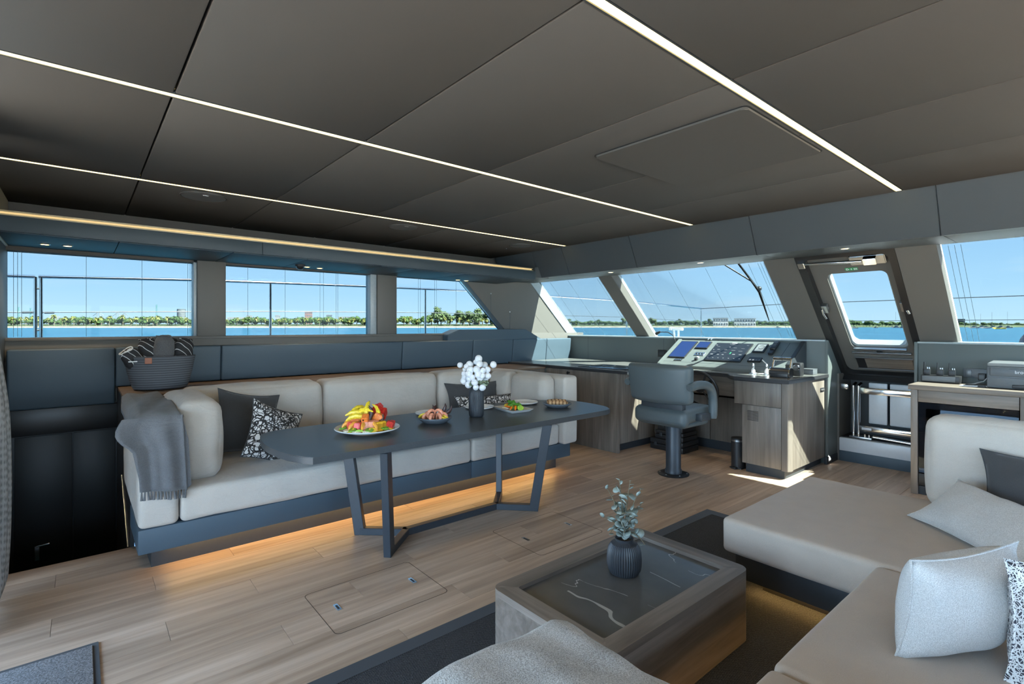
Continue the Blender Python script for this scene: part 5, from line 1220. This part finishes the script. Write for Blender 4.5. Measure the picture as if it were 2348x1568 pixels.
# ---- flush floor hatches with pull rings
for k, (a, b_, c, d_, lab) in enumerate(((.953, 1.602, 2.462, 2.945, 'flush floor hatch between the table and the door mat'), (2.307, 2.935, 2.452, 2.985, 'flush floor hatch by the foot of the dining table'))):
    t = T('floor_hatch', lab, 'hatch', ((a + b_) / 2, (c + d_) / 2, 0))
    bm = nb(); ring(bm, rrect(a, b_, c, d_, .03), rrect(a + .003, b_ - .003, c + .003, d_ - .003, .028), XY, .0001, .0006); mk('hatch_gap', bm, M_under, t)
    ym = (c + d_) / 2 + .0
    for x in (a + .10, b_ - .10):
        bm = nb(); ring(bm, rrect(x - .012, x + .012, ym - .036, ym + .036, .003, 2), rrect(x - .006, x + .006, ym - .022, ym + .022, .002, 2), XY, .0004, .003); p = mk('pull_ring', bm, M_chrome, t)
        bm = nb(); box(bm, x - .006, x + .006, ym - .022, ym + .022, .0003, .0012); mk('recess', bm, M_char, p)

# ---- recessed downlights
DL = [(-.22, 5.70, 'left lit spot in the soffit over the aft port window'), (-.078, 5.68, 'right lit spot in the soffit over the aft port window'), (1.91, 5.775, 'left lit spot beside the dome camera in the soffit'), (2.057, 5.80, 'right lit spot beside the dome camera in the soffit'), (3.95, 5.86, 'left lit spot over the forward port window'), (4.09, 5.86, 'right lit spot over the forward port window'), (5.08, 4.137, 'lit spot in the windscreen header over the galley'), (5.04, 2.90, 'lit spot in the windscreen header over the helm chair'), (5.086, 1.568, 'lit spot in the windscreen header above the hatch door')]
for x, y, lab in DL:
    z = 2.172 + SL(x) if y > 5.2 else 2.176
    t = T('downlight', lab, 'downlight', (x, y, z - .006), 0, 'recessed downlights')
    lt('bezel', [(.026, -.001), (.028, -.006), (.036, -.005), (.038, .0), (.026, .0)], (x, y, z), M_brush, t, 28); lt('lens', [(0, -.0045), (.0255, -.0045), (.0255, -.001), (0, -.001)], (x, y, z), M_down, t, 24)
    l = bpy.data.lights.new('downlight_bulb', 'SPOT'); l.energy = 2.5; l.color = (1, .78, .5); l.spot_size = math.radians(110); l.spot_blend = .7; l.shadow_soft_size = .02
    lo = bpy.data.objects.new('downlight_bulb', l); COL.objects.link(lo); lo.location = (x, y, z - .012); attach(lo, t)
t = T('dome_camera', 'small black dome camera in the port soffit', 'camera', (1.80, 5.663, 2.12)); lt('base', [(0, 0), (.055, 0), (.05, -.018), (0, -.018)], (1.80, 5.663, 2.155), M_black, t, 28); lt('dome', [(.042, 0), (.038, -.016), (.024, -.03), (0, -.035)], (1.80, 5.663, 2.137), M_disp, t, 28)

# ================================================================ outside: decks, rails, sea and shore
dk = SE('trim_5', (5, 7, .9), 'white side deck and foredeck outside the windows')
M_teak = wood('teak_deck', (0.16, 0.145, 0.125), (0.22, 0.20, 0.175), (0.28, 0.255, 0.225), 0, 0.6, 0, 1.0)
bx('added_cockpit_deck', -9, -3.05, -5, 7.5, -.10, -.02, M_teak, dk, 0); bx('side_deck', -9, 7, -6.2, -3.3, .60, .70, M_teak, dk, 0)  # unseen decks, added to screen the ceiling from sea light and bounce sun
bx('side_deck', -4, 6.7, 6.17, 7.5, .80, .90, M_white, dk, 0); bx('foredeck', 6.95, 13.0, -4, 7.5, .80, .90, M_white, dk, 0); bx('side_deck', 6.7, 6.95, 2.2, 7.5, .80, .90, M_white, dk, 0)
rl = T('guard_rail', 'stainless guard rail with posts along the port side deck', 'railing', (3, 7.4, .9))
tb('top_rail', [(-3.5, 7.4, 2.0), (-.36, 7.4, 2.022)], .018, M_chrome, rl, 10); tb('top_rail', [(-.335, 7.4, 2.025), (1.08, 7.4, 2.072), (1.97, 7.4, 2.087), (3.4, 7.4, 2.105), (5.1, 7.4, 2.12), (7.25, 7.4, 2.10), (9.0, 7.4, 2.085), (10.4, 7.4, 2.06), (12.9, 7.4, 1.98)], .018, M_chrome, rl, 10)
for x, zt in ((-.36, 2.022), (-.315, 2.025), (1.965, 2.087), (4.35, 2.112), (9.66, 2.075), (12.9, 1.98)): tb('post', [(x, 7.4, .9), (x, 7.4, zt)], .017, M_chrome, rl, 10)
for a, b_ in (((-3.5, 7.4, 1.62), (-.36, 7.4, 1.645)), ((-.315, 7.4, 1.648), (1.97, 7.4, 1.70)), ((1.97, 7.4, 1.70), (4.35, 7.4, 1.725)), ((4.35, 7.4, 1.725), (9.66, 7.4, 1.71)), ((9.66, 7.4, 1.71), (12.9, 7.4, 1.62))): tb('wire', [a, b_], .006, M_tleg, rl, 6)
for z in (1.90, 1.46): tb('gate_latch', [(-.37, 7.4, z), (-.30, 7.4, z)], .010, M_tleg, rl, 8)
for x in (-.42, -.25): tb('turnbuckle', [(x - .04, 7.4, 1.645), (x + .04, 7.4, 1.648)], .012, M_tleg, rl, 8)
bw = T('bow_wire', 'dark wire stretched across the bow ahead of the windscreen', 'wire', (12.9, 3, 1.9)); tb('upper_wire', [(12.9, 7.4, 1.975), (12.9, 5.25, 2.03), (12.9, 1.2, 2.045), (12.9, -3, 2.05)], .009, M_tleg, bw, 6); tb('lower_wire', [(12.9, 7.4, 1.62), (12.9, 1.2, 1.615), (12.9, -3, 1.62)], .007, M_tleg, bw, 6)
cl = T('deck_cleat', 'white mooring stand on the foredeck', 'cleat', (11, 7.0, .9))
for y in (6.90, 7.02): tb('leg', [(11, y, .9), (11, y, 1.42)], .025, M_white, cl, 10)
tb('cross_bar', [(11, 6.78, 1.43), (11, 7.14, 1.435)], .03, M_white, cl, 10)
wp = T('windscreen_wiper', 'black windscreen wiper resting on the helm pane', 'wiper', (5.7, 2.8, 2.2))
tb('arm', [(RX(2.225, .30), 2.806, 2.225), (RX(1.93, .31), 2.72, 1.93)], .012, M_black, wp, 8); tb('link_arm', [(RX(2.227, .30), 2.985, 2.227), (RX(2.0, .31), 2.735, 2.0)], .008, M_black, wp, 8); tb('blade', [(RX(2.05, .27), 2.745, 2.05), (RX(1.9, .27), 2.70, 1.90), (RX(1.568, .27), 2.738, 1.568)], [.008, .016, .006], M_black, wp, 8); rk_ = Vector((RX(1.93, .30), 2.70, 1.93)); bm = nb(); ball(bm, rk_, .03, 2); mk('pivot', bm, M_black, wp)
td = T('covered_tender', 'dinghy under a navy cover on the foredeck at the right', 'dinghy', (10.5, .4, .9))
bm = nb(); softbox(bm, (9.9, -1.2, .92), (11.4, .98, 1.50), .28, (0, 0, .06), 8, .03, 3); mk('cover', bm, M_navy, td, smooth=80); tb('cover_seam', [(9.9, .75, 1.0), (9.92, .78, 1.46), (10.3, .8, 1.535), (11.2, .8, 1.53)], .012, M_reveal, td)

# ---- sea
m, t_, b_ = base_mat('sea_water'); setp(b_, Roughness=0.35); b_.inputs['Specular IOR Level'].default_value = 0.18
v = coords(t_, (.05, .05, 1)); n1 = noise_n(t_, v, 1.0, 6, .3); v2 = coords(t_, (.006, .006, 1)); n2 = noise_n(t_, v2, 1.0, 3)
t_.links.new(mixc(t_, .5, ramp(t_, n1, [(.35, (.007, .047, .088)), (.65, (.018, .088, .138))]), ramp(t_, n2, [(.3, (.010, .055, .102)), (.7, (.016, .078, .130))])), b_.inputs['Base Color']); bump(t_, b_, n1, .8, 2.0); M_sea = m
ZS = -1.1
bm = nb(); box(bm, -9000, 9000, -9000, 9000, ZS - 1, ZS); sea = mk('sea', bm, M_sea, None, smooth=0); sea['kind'] = 'structure'; sea['label'] = 'blue sea reaching to the far shore'
# ---- shore laid out by bearing (sideways slope s) and distance D from the saloon
def afar(s, D, z): return Vector((D * (D_.x + R_.x * s), D * (D_.y + R_.y * s), z))
M_sand = plain('pale_sand', (0.211, 0.180, 0.136), .9, var=.15, vs=.05); M_land = plain('scrub_ground', (0.034, 0.053, 0.015), .95, var=.4, vs=.08)
M_palm = plain('palm_frond', (0.120, 0.125, 0.020), .7, var=.45, vs=.6); M_trunk = plain('palm_trunk', (.16, .12, .08), .9, var=.2, vs=1); M_tree = plain('tree_leaf', (0.038, 0.078, 0.014), .8, var=.6, vs=.35); M_tree2 = plain('tree_leaf_pale', (0.063, 0.094, 0.033), .8, var=.5, vs=.35)
M_bwh = plain('white_render', (0.186, 0.186, 0.186), .7, vs=.2); M_bgr = plain('grey_concrete', (0.074, 0.087, 0.093), .7, vs=.2); M_bpk = plain('pink_render', (0.167, 0.087, 0.074), .7, vs=.2); M_bwin = plain('far_window', (.08, .10, .13), .3, vs=.2); M_crane = plain('crane_teal', (0.074, 0.174, 0.180), .6, vs=.2); M_tan = plain('tan_bank', (.36, .29, .20), .9, vs=.05)
def strip(name, ss, D0, D1, z0, z1, mat, label):
    bm = nb(); rows = []
    for k, (s, d0) in enumerate(ss):
        jig = 6 * noise.noise(Vector((s * 9, 2, 0)))
        rows.append([bm.verts.new(afar(s, d0 + D0 + jig, ZS - .2)), bm.verts.new(afar(s, d0 + D0 + (D1 - D0) * .25, z0)), bm.verts.new(afar(s, d0 + D1, z1)), bm.verts.new(afar(s, d0 + D1 + 5, ZS - .2))])
    for a, b_ in zip(rows, rows[1:]):
        for j in range(3): bm.faces.new((a[j], b_[j], b_[j + 1], a[j + 1]))
    o = mk(name, bm, mat, None, smooth=60); struct(o, label)
ss = [(-1.4 + i * .05, 900) for i in range(31)] + [(.12 + i * .05, 1050) for i in range(10)] ; ss2 = [(.58 + i * .05, 1300) for i in range(20)]
strip('sandy_beach', ss, 0, 40, .9, 1.6, M_sand, 'pale sand beach along the far shore'); strip('shore_land', ss, 30, 140, 3.0, 6.0, M_land, 'scrubby land behind the beach')
strip('shore_bank', ss2, 0, 120, 2.0, 7.0, M_land, 'distant green bank on the starboard side')
def mesh_of(bm, name, mat):
    bmesh.ops.recalc_face_normals(bm, faces=bm.faces); me = bpy.data.meshes.new(name); bm.to_mesh(me); bm.free(); me.materials.append(mat); return me
def palm_meshes(seed):
    r = random.Random(seed); H = 14.0; lean = r.uniform(-1.5, 1.5)
    bm = nb(); tube(bm, [(0, 0, 0), (lean * .3, 0, H * .5), (lean, 0, H)], [.38, .28, .22], 6); tr_ = mesh_of(bm, 'trunk', M_trunk)
    bm = nb()
    for k in range(26):
        a = r.uniform(0, 6.28); el = r.uniform(-.5, 1.15); L = r.uniform(4.5, 6.2); w_ = 1.15; prev = None
        for i in range(6):
            u = i / 5; rr = L * u * math.cos(el) * (1 - .15 * u); z = H + L * u * math.sin(el) - 3.2 * u * u
            c = Vector((lean + rr * math.cos(a), rr * math.sin(a), z)); sd = Vector((-math.sin(a), math.cos(a), 0)) * w_ * (math.sin(math.pi * (.12 + .86 * u))); dr_ = Vector((0, 0, -.45 * (1 - u * .5)))
            q = [bm.verts.new(c - sd + dr_), bm.verts.new(c), bm.verts.new(c + sd + dr_)]
            if prev: bm.faces.new((prev[0], q[0], q[1], prev[1])); bm.faces.new((prev[1], q[1], q[2], prev[2]))
            prev = q
    return tr_, mesh_of(bm, 'fronds', M_palm)
def tree_meshes(seed, mat, tall):
    r = random.Random(seed); bm = nb(); tube(bm, [(0, 0, 0), (0, 0, 5)], [.5, .3], 6); tr_ = mesh_of(bm, 'trunk', M_trunk); bm = nb()
    cl_ = [(r.uniform(-4, 4), r.uniform(-3, 3), r.uniform(4, 8) + (r.uniform(0, 6) if tall else 0), r.uniform(2.2, 3.8)) for _ in range(9)]
    for cx, cy, cz, cr_ in cl_:
        for _ in range(46):
            d = Vector((r.gauss(0, 1), r.gauss(0, 1), r.gauss(0, 1))).normalized() * cr_ * r.uniform(.65, 1.05)
            p = Vector((cx, cy, cz)) + Vector((d.x, d.y, d.z * .75)); n_ = (d.normalized() + Vector((r.uniform(-.6, .6), r.uniform(-.6, .6), r.uniform(-.2, .8)))).normalized()
            u = n_.orthogonal().normalized() * r.uniform(.5, .95); w_ = n_.cross(u) * .8
            bm.faces.new([bm.verts.new(p + u), bm.verts.new(p + w_), bm.verts.new(p - u), bm.verts.new(p - w_)])
        q = bmesh.ops.create_icosphere(bm, subdivisions=1, radius=cr_ * .72)
        for v_ in q['verts']: v_.co = Vector((v_.co.x + cx, v_.co.y + cy, v_.co.z * .75 + cz))
    return tr_, mesh_of(bm, 'foliage', mat)
PALMS = [palm_meshes(k) for k in range(5)]; TREES = [tree_meshes(k, M_tree, False) for k in range(4)] + [tree_meshes(10 + k, M_tree2, True) for k in range(2)]
def plant(kind, s, D, sc, label, grp):
    tr_, fo = kind; p = afar(s, D, .9)
    t = T('palm_tree' if kind in PALMS else 'broadleaf_tree', label, 'tree', p, rs.uniform(0, 6.28), grp); t.scale = (sc, sc, sc * rs.uniform(.9, 1.1))
    for me in (tr_, fo): o = bpy.data.objects.new(me.name.split('.')[0], me); COL.objects.link(o); o.parent = t
rs = random.Random(5)
for i in range(74):
    s = -.985 + .0136 * i + rs.uniform(-.004, .004)
    if i % 9 == 8 and s > -.4: continue
    dens = 1.0 if s < -.62 else .85
    plant(PALMS[i % 5], s, 935 + rs.uniform(-10, 45), rs.uniform(.95, 1.3) * dens, 'coconut palm on the beach across the water', 'palms on the far beach')
for i in range(88):
    s = -.99 + .0114 * i; k = TREES[i % 4] if not (-.16 < s < .0) else TREES[4 + i % 2]
    plant(k, s + rs.uniform(-.006, .006), 965 + rs.uniform(0, 45), rs.uniform(1.5, 2.1) * (1.2 if -.16 < s < -.04 else 1.0), 'leafy tree behind the far beach to port', 'trees behind the far beach')
for i in range(58):
    s = .11 + .0078 * i
    plant(TREES[i % 4] if i % 7 else TREES[4], s, 1110 + rs.uniform(0, 50), rs.uniform(1.1, 1.5), 'low green tree on the shore ahead of the bow', 'trees on the shore ahead')
for i in range(26):
    s = .62 + .0062 * i; plant(TREES[i % 4], s, 1180 + rs.uniform(0, 50), rs.uniform(1.2, 1.8) * (1.0 if i < 10 else .8), 'leafy tree on the shore seen through the hatch window', 'trees beyond the hatch')
for i in range(20):
    s = .87 + .0085 * i; plant(TREES[i % 4], s, 1340 + rs.uniform(0, 50), rs.uniform(.8, 1.2), 'distant tree on the starboard bank', 'trees on the starboard bank')
# ---- far buildings
def house(label, s, D, wd, ht, mat, rows=2, cols=6, z0=1.0, cat='building'):
    p = afar(s, D, z0); f = -Vector((p.x, p.y, 0)).normalized(); a = math.atan2(f.y, f.x) + math.pi / 2
    t = T('far_building', label, cat, p, a)
    bm = nb(); box(bm, -wd / 2, wd / 2, 0, 12, 0, ht); mk('walls', bm, mat, t, world=False, smooth=0)
    bm = nb(); box(bm, -wd / 2 - .4, wd / 2 + .4, -.4, 12.4, ht, ht + .8); mk('roof', bm, M_bwh, t, world=False, smooth=0)
    for i in range(rows):
        for j in range(cols):
            x = -wd / 2 + wd * (j + .5) / cols; z = ht * (i + .35) / rows
            bm = nb(); box(bm, x - wd / cols * .3, x + wd / cols * .3, -.25, .1, z, z + ht / rows * .45); mk('window', bm, M_bwin, t, world=False, smooth=0)
house('long low white roof behind the palms at the far left', -.888, 1150, 18, 22, M_bwh, 2, 5); house('white block behind the palms right of the first window pillar', -.535, 1150, 36, 20, M_bwh, 2, 8); house('white block with a raised corner next to the long one', -.51, 1160, 12, 24, M_bwh, 2, 3)
house('pink and white apartment block over the palms', -.395, 1300, 18, 36, M_bpk, 6, 4); house('grey apartment block right of the pink one', -.355, 1300, 14, 29, M_bgr, 5, 3); house('pale office block over the palms in the middle window', -.455, 1300, 12, 28, M_bwh, 4, 3); house('pale stepped block at the right of the middle window', -.325, 1300, 30, 24, M_bwh, 3, 6)
M_villa = plain('white_villa', (0.790, 0.780, 0.758), .7, vs=.2)
house('white villa on the shore ahead of the helm', .405, 1095, 30, 17.5, M_villa, 2, 6); house('long white villa wing on the shore ahead', .452, 1098, 42, 16.5, M_villa, 2, 8); house('white house among trees in the forward port window', -.07, 1010, 16, 14, M_bwh, 2, 3); house('grey blocky building on the distant starboard bank', .872, 1420, 16, 20, M_bgr, 3, 3)
tw = T('round_tower', 'grey cylindrical tower over the palms in the aft window', 'tower', afar(-.642, 1300, 1)); c = afar(-.642, 1300, 1)
lt('shaft', [(9.5, 0), (9.5, 44), (0, 44)], c, M_bgr, tw, 24)
for k in range(7): lt('floor_band', [(9.7, 0), (9.7, 1.4), (9.4, 1.4), (9.4, 0)], c + Vector((0, 0, 14 + k * 4.2)), M_bwh, tw, 24)
def crane(label, s, D, H, mat, arch=False):
    p = afar(s, D, 0); t = T('harbour_crane', label, 'crane', p)
    sd = R_
    if arch:
        for k in (-1, 1): tb('leg', [p + sd * 9 * k, p + sd * 2 * k + Vector((0, 0, H))], .7, mat, t, 5)
        tb('boom', [p - sd * 14 + Vector((0, 0, H * .72)), p + Vector((0, 0, H)), p + sd * 14 + Vector((0, 0, H * .74))], .6, mat, t, 5)
    else:
        for k in (-1, 1): tb('leg', [p + sd * 2.2 * k, p + sd * 1.0 * k + Vector((0, 0, H))], .7, mat, t, 5)
        for k in range(5): tb('brace', [p - sd * 1.6 + Vector((0, 0, H * k / 5)), p + sd * 1.5 + Vector((0, 0, H * (k + 1) / 5))], .5, mat, t, 5)
crane('teal harbour crane mast at the far left edge of the sea view', -.958, 1300, 50, M_crane); crane('second teal harbour crane mast near the gate posts', -.935, 1300, 48, M_crane); crane('teal harbour crane mast left of the round tower', -.690, 1300, 56, M_crane)
crane('white harbour crane left of the middle blind cord', -.803, 1300, 38, M_bwh, True); crane('white harbour crane in the middle of the aft window', -.766, 1300, 36, M_bwh, True); crane('white harbour crane right of its twin in the aft window', -.752, 1310, 35, M_bwh, True)
# ---- boats
def boat(label, s, D, L, mast=0, mat=M_bwh, cat='boat'):
    p = afar(s, D, ZS); f = Vector((p.x, p.y, 0)).normalized(); t = T('moored_boat', label, cat, p, math.atan2(f.y, f.x) + math.pi / 2 + rs.uniform(-.3, .3))
    bm = nb(); pr_ = [(-L / 2, 0), (L * .3, 0), (L / 2, L * .16), (-L / 2, L * .13)]; prism(bm, pr_, XZ, -L * .14, L * .14)
    for v_ in bm.verts:
        if v_.co.x > L * .4: v_.co.y *= .1
    mk('hull', bm, mat, t, world=False, smooth=0)
    bm = nb(); prism(bm, [(-L * .25, L * .13), (L * .12, L * .13), (L * .02, L * .27), (-L * .22, L * .27)], XZ, -L * .09, L * .09); mk('cabin', bm, M_bwh, t, world=False, smooth=0)
    if mast: bm = nb(); tube(bm, [(0, 0, L * .2), (0, 0, mast)], .16, 5); mk('mast', bm, M_bwh, t, world=False)
BT = [(.663, 620, 9, 0, 'white motor boat at the left of the hatch window'), (.705, 800, 8, 0, 'small white boat in the middle of the hatch window'), (.745, 850, 14, 26, 'sailing boat with a tall mast in the hatch window'), (.758, 800, 12, 24, 'second sailing boat at the right of the hatch window'), (.895, 700, 12, 0, 'white motor boat left of its group by the starboard bank'), (.91, 800, 14, 22, 'sailing boat by the starboard bank'), (.918, 640, 10, 0, 'small white boat in front of the starboard bank'), (.932, 780, 13, 24, 'sailing boat behind the yellow taxi boat'), (.947, 800, 14, 0, 'white cruiser on the starboard side'), (.962, 780, 12, 25, 'sailing boat near the navy cover'), (.348, 800, 8, 0, 'small white boat off the shore left of the wiper'), (.515, 780, 9, 0, 'small white boat off the shore right of the wiper'), (-.485, 860, 5, 0, 'tiny white dinghy off the beach in the middle window'), (-.145, 850, 6, 0, 'small white boat by the forward port rail post')]
for s, D, L, ms, lab in BT: boat(lab, s, D, L, ms)
boat('yellow and white taxi boat crossing in front of the starboard bank', .945, 480, 10, 0, plain('taxi_yellow', (.75, .50, .08), .5, vs=.5))
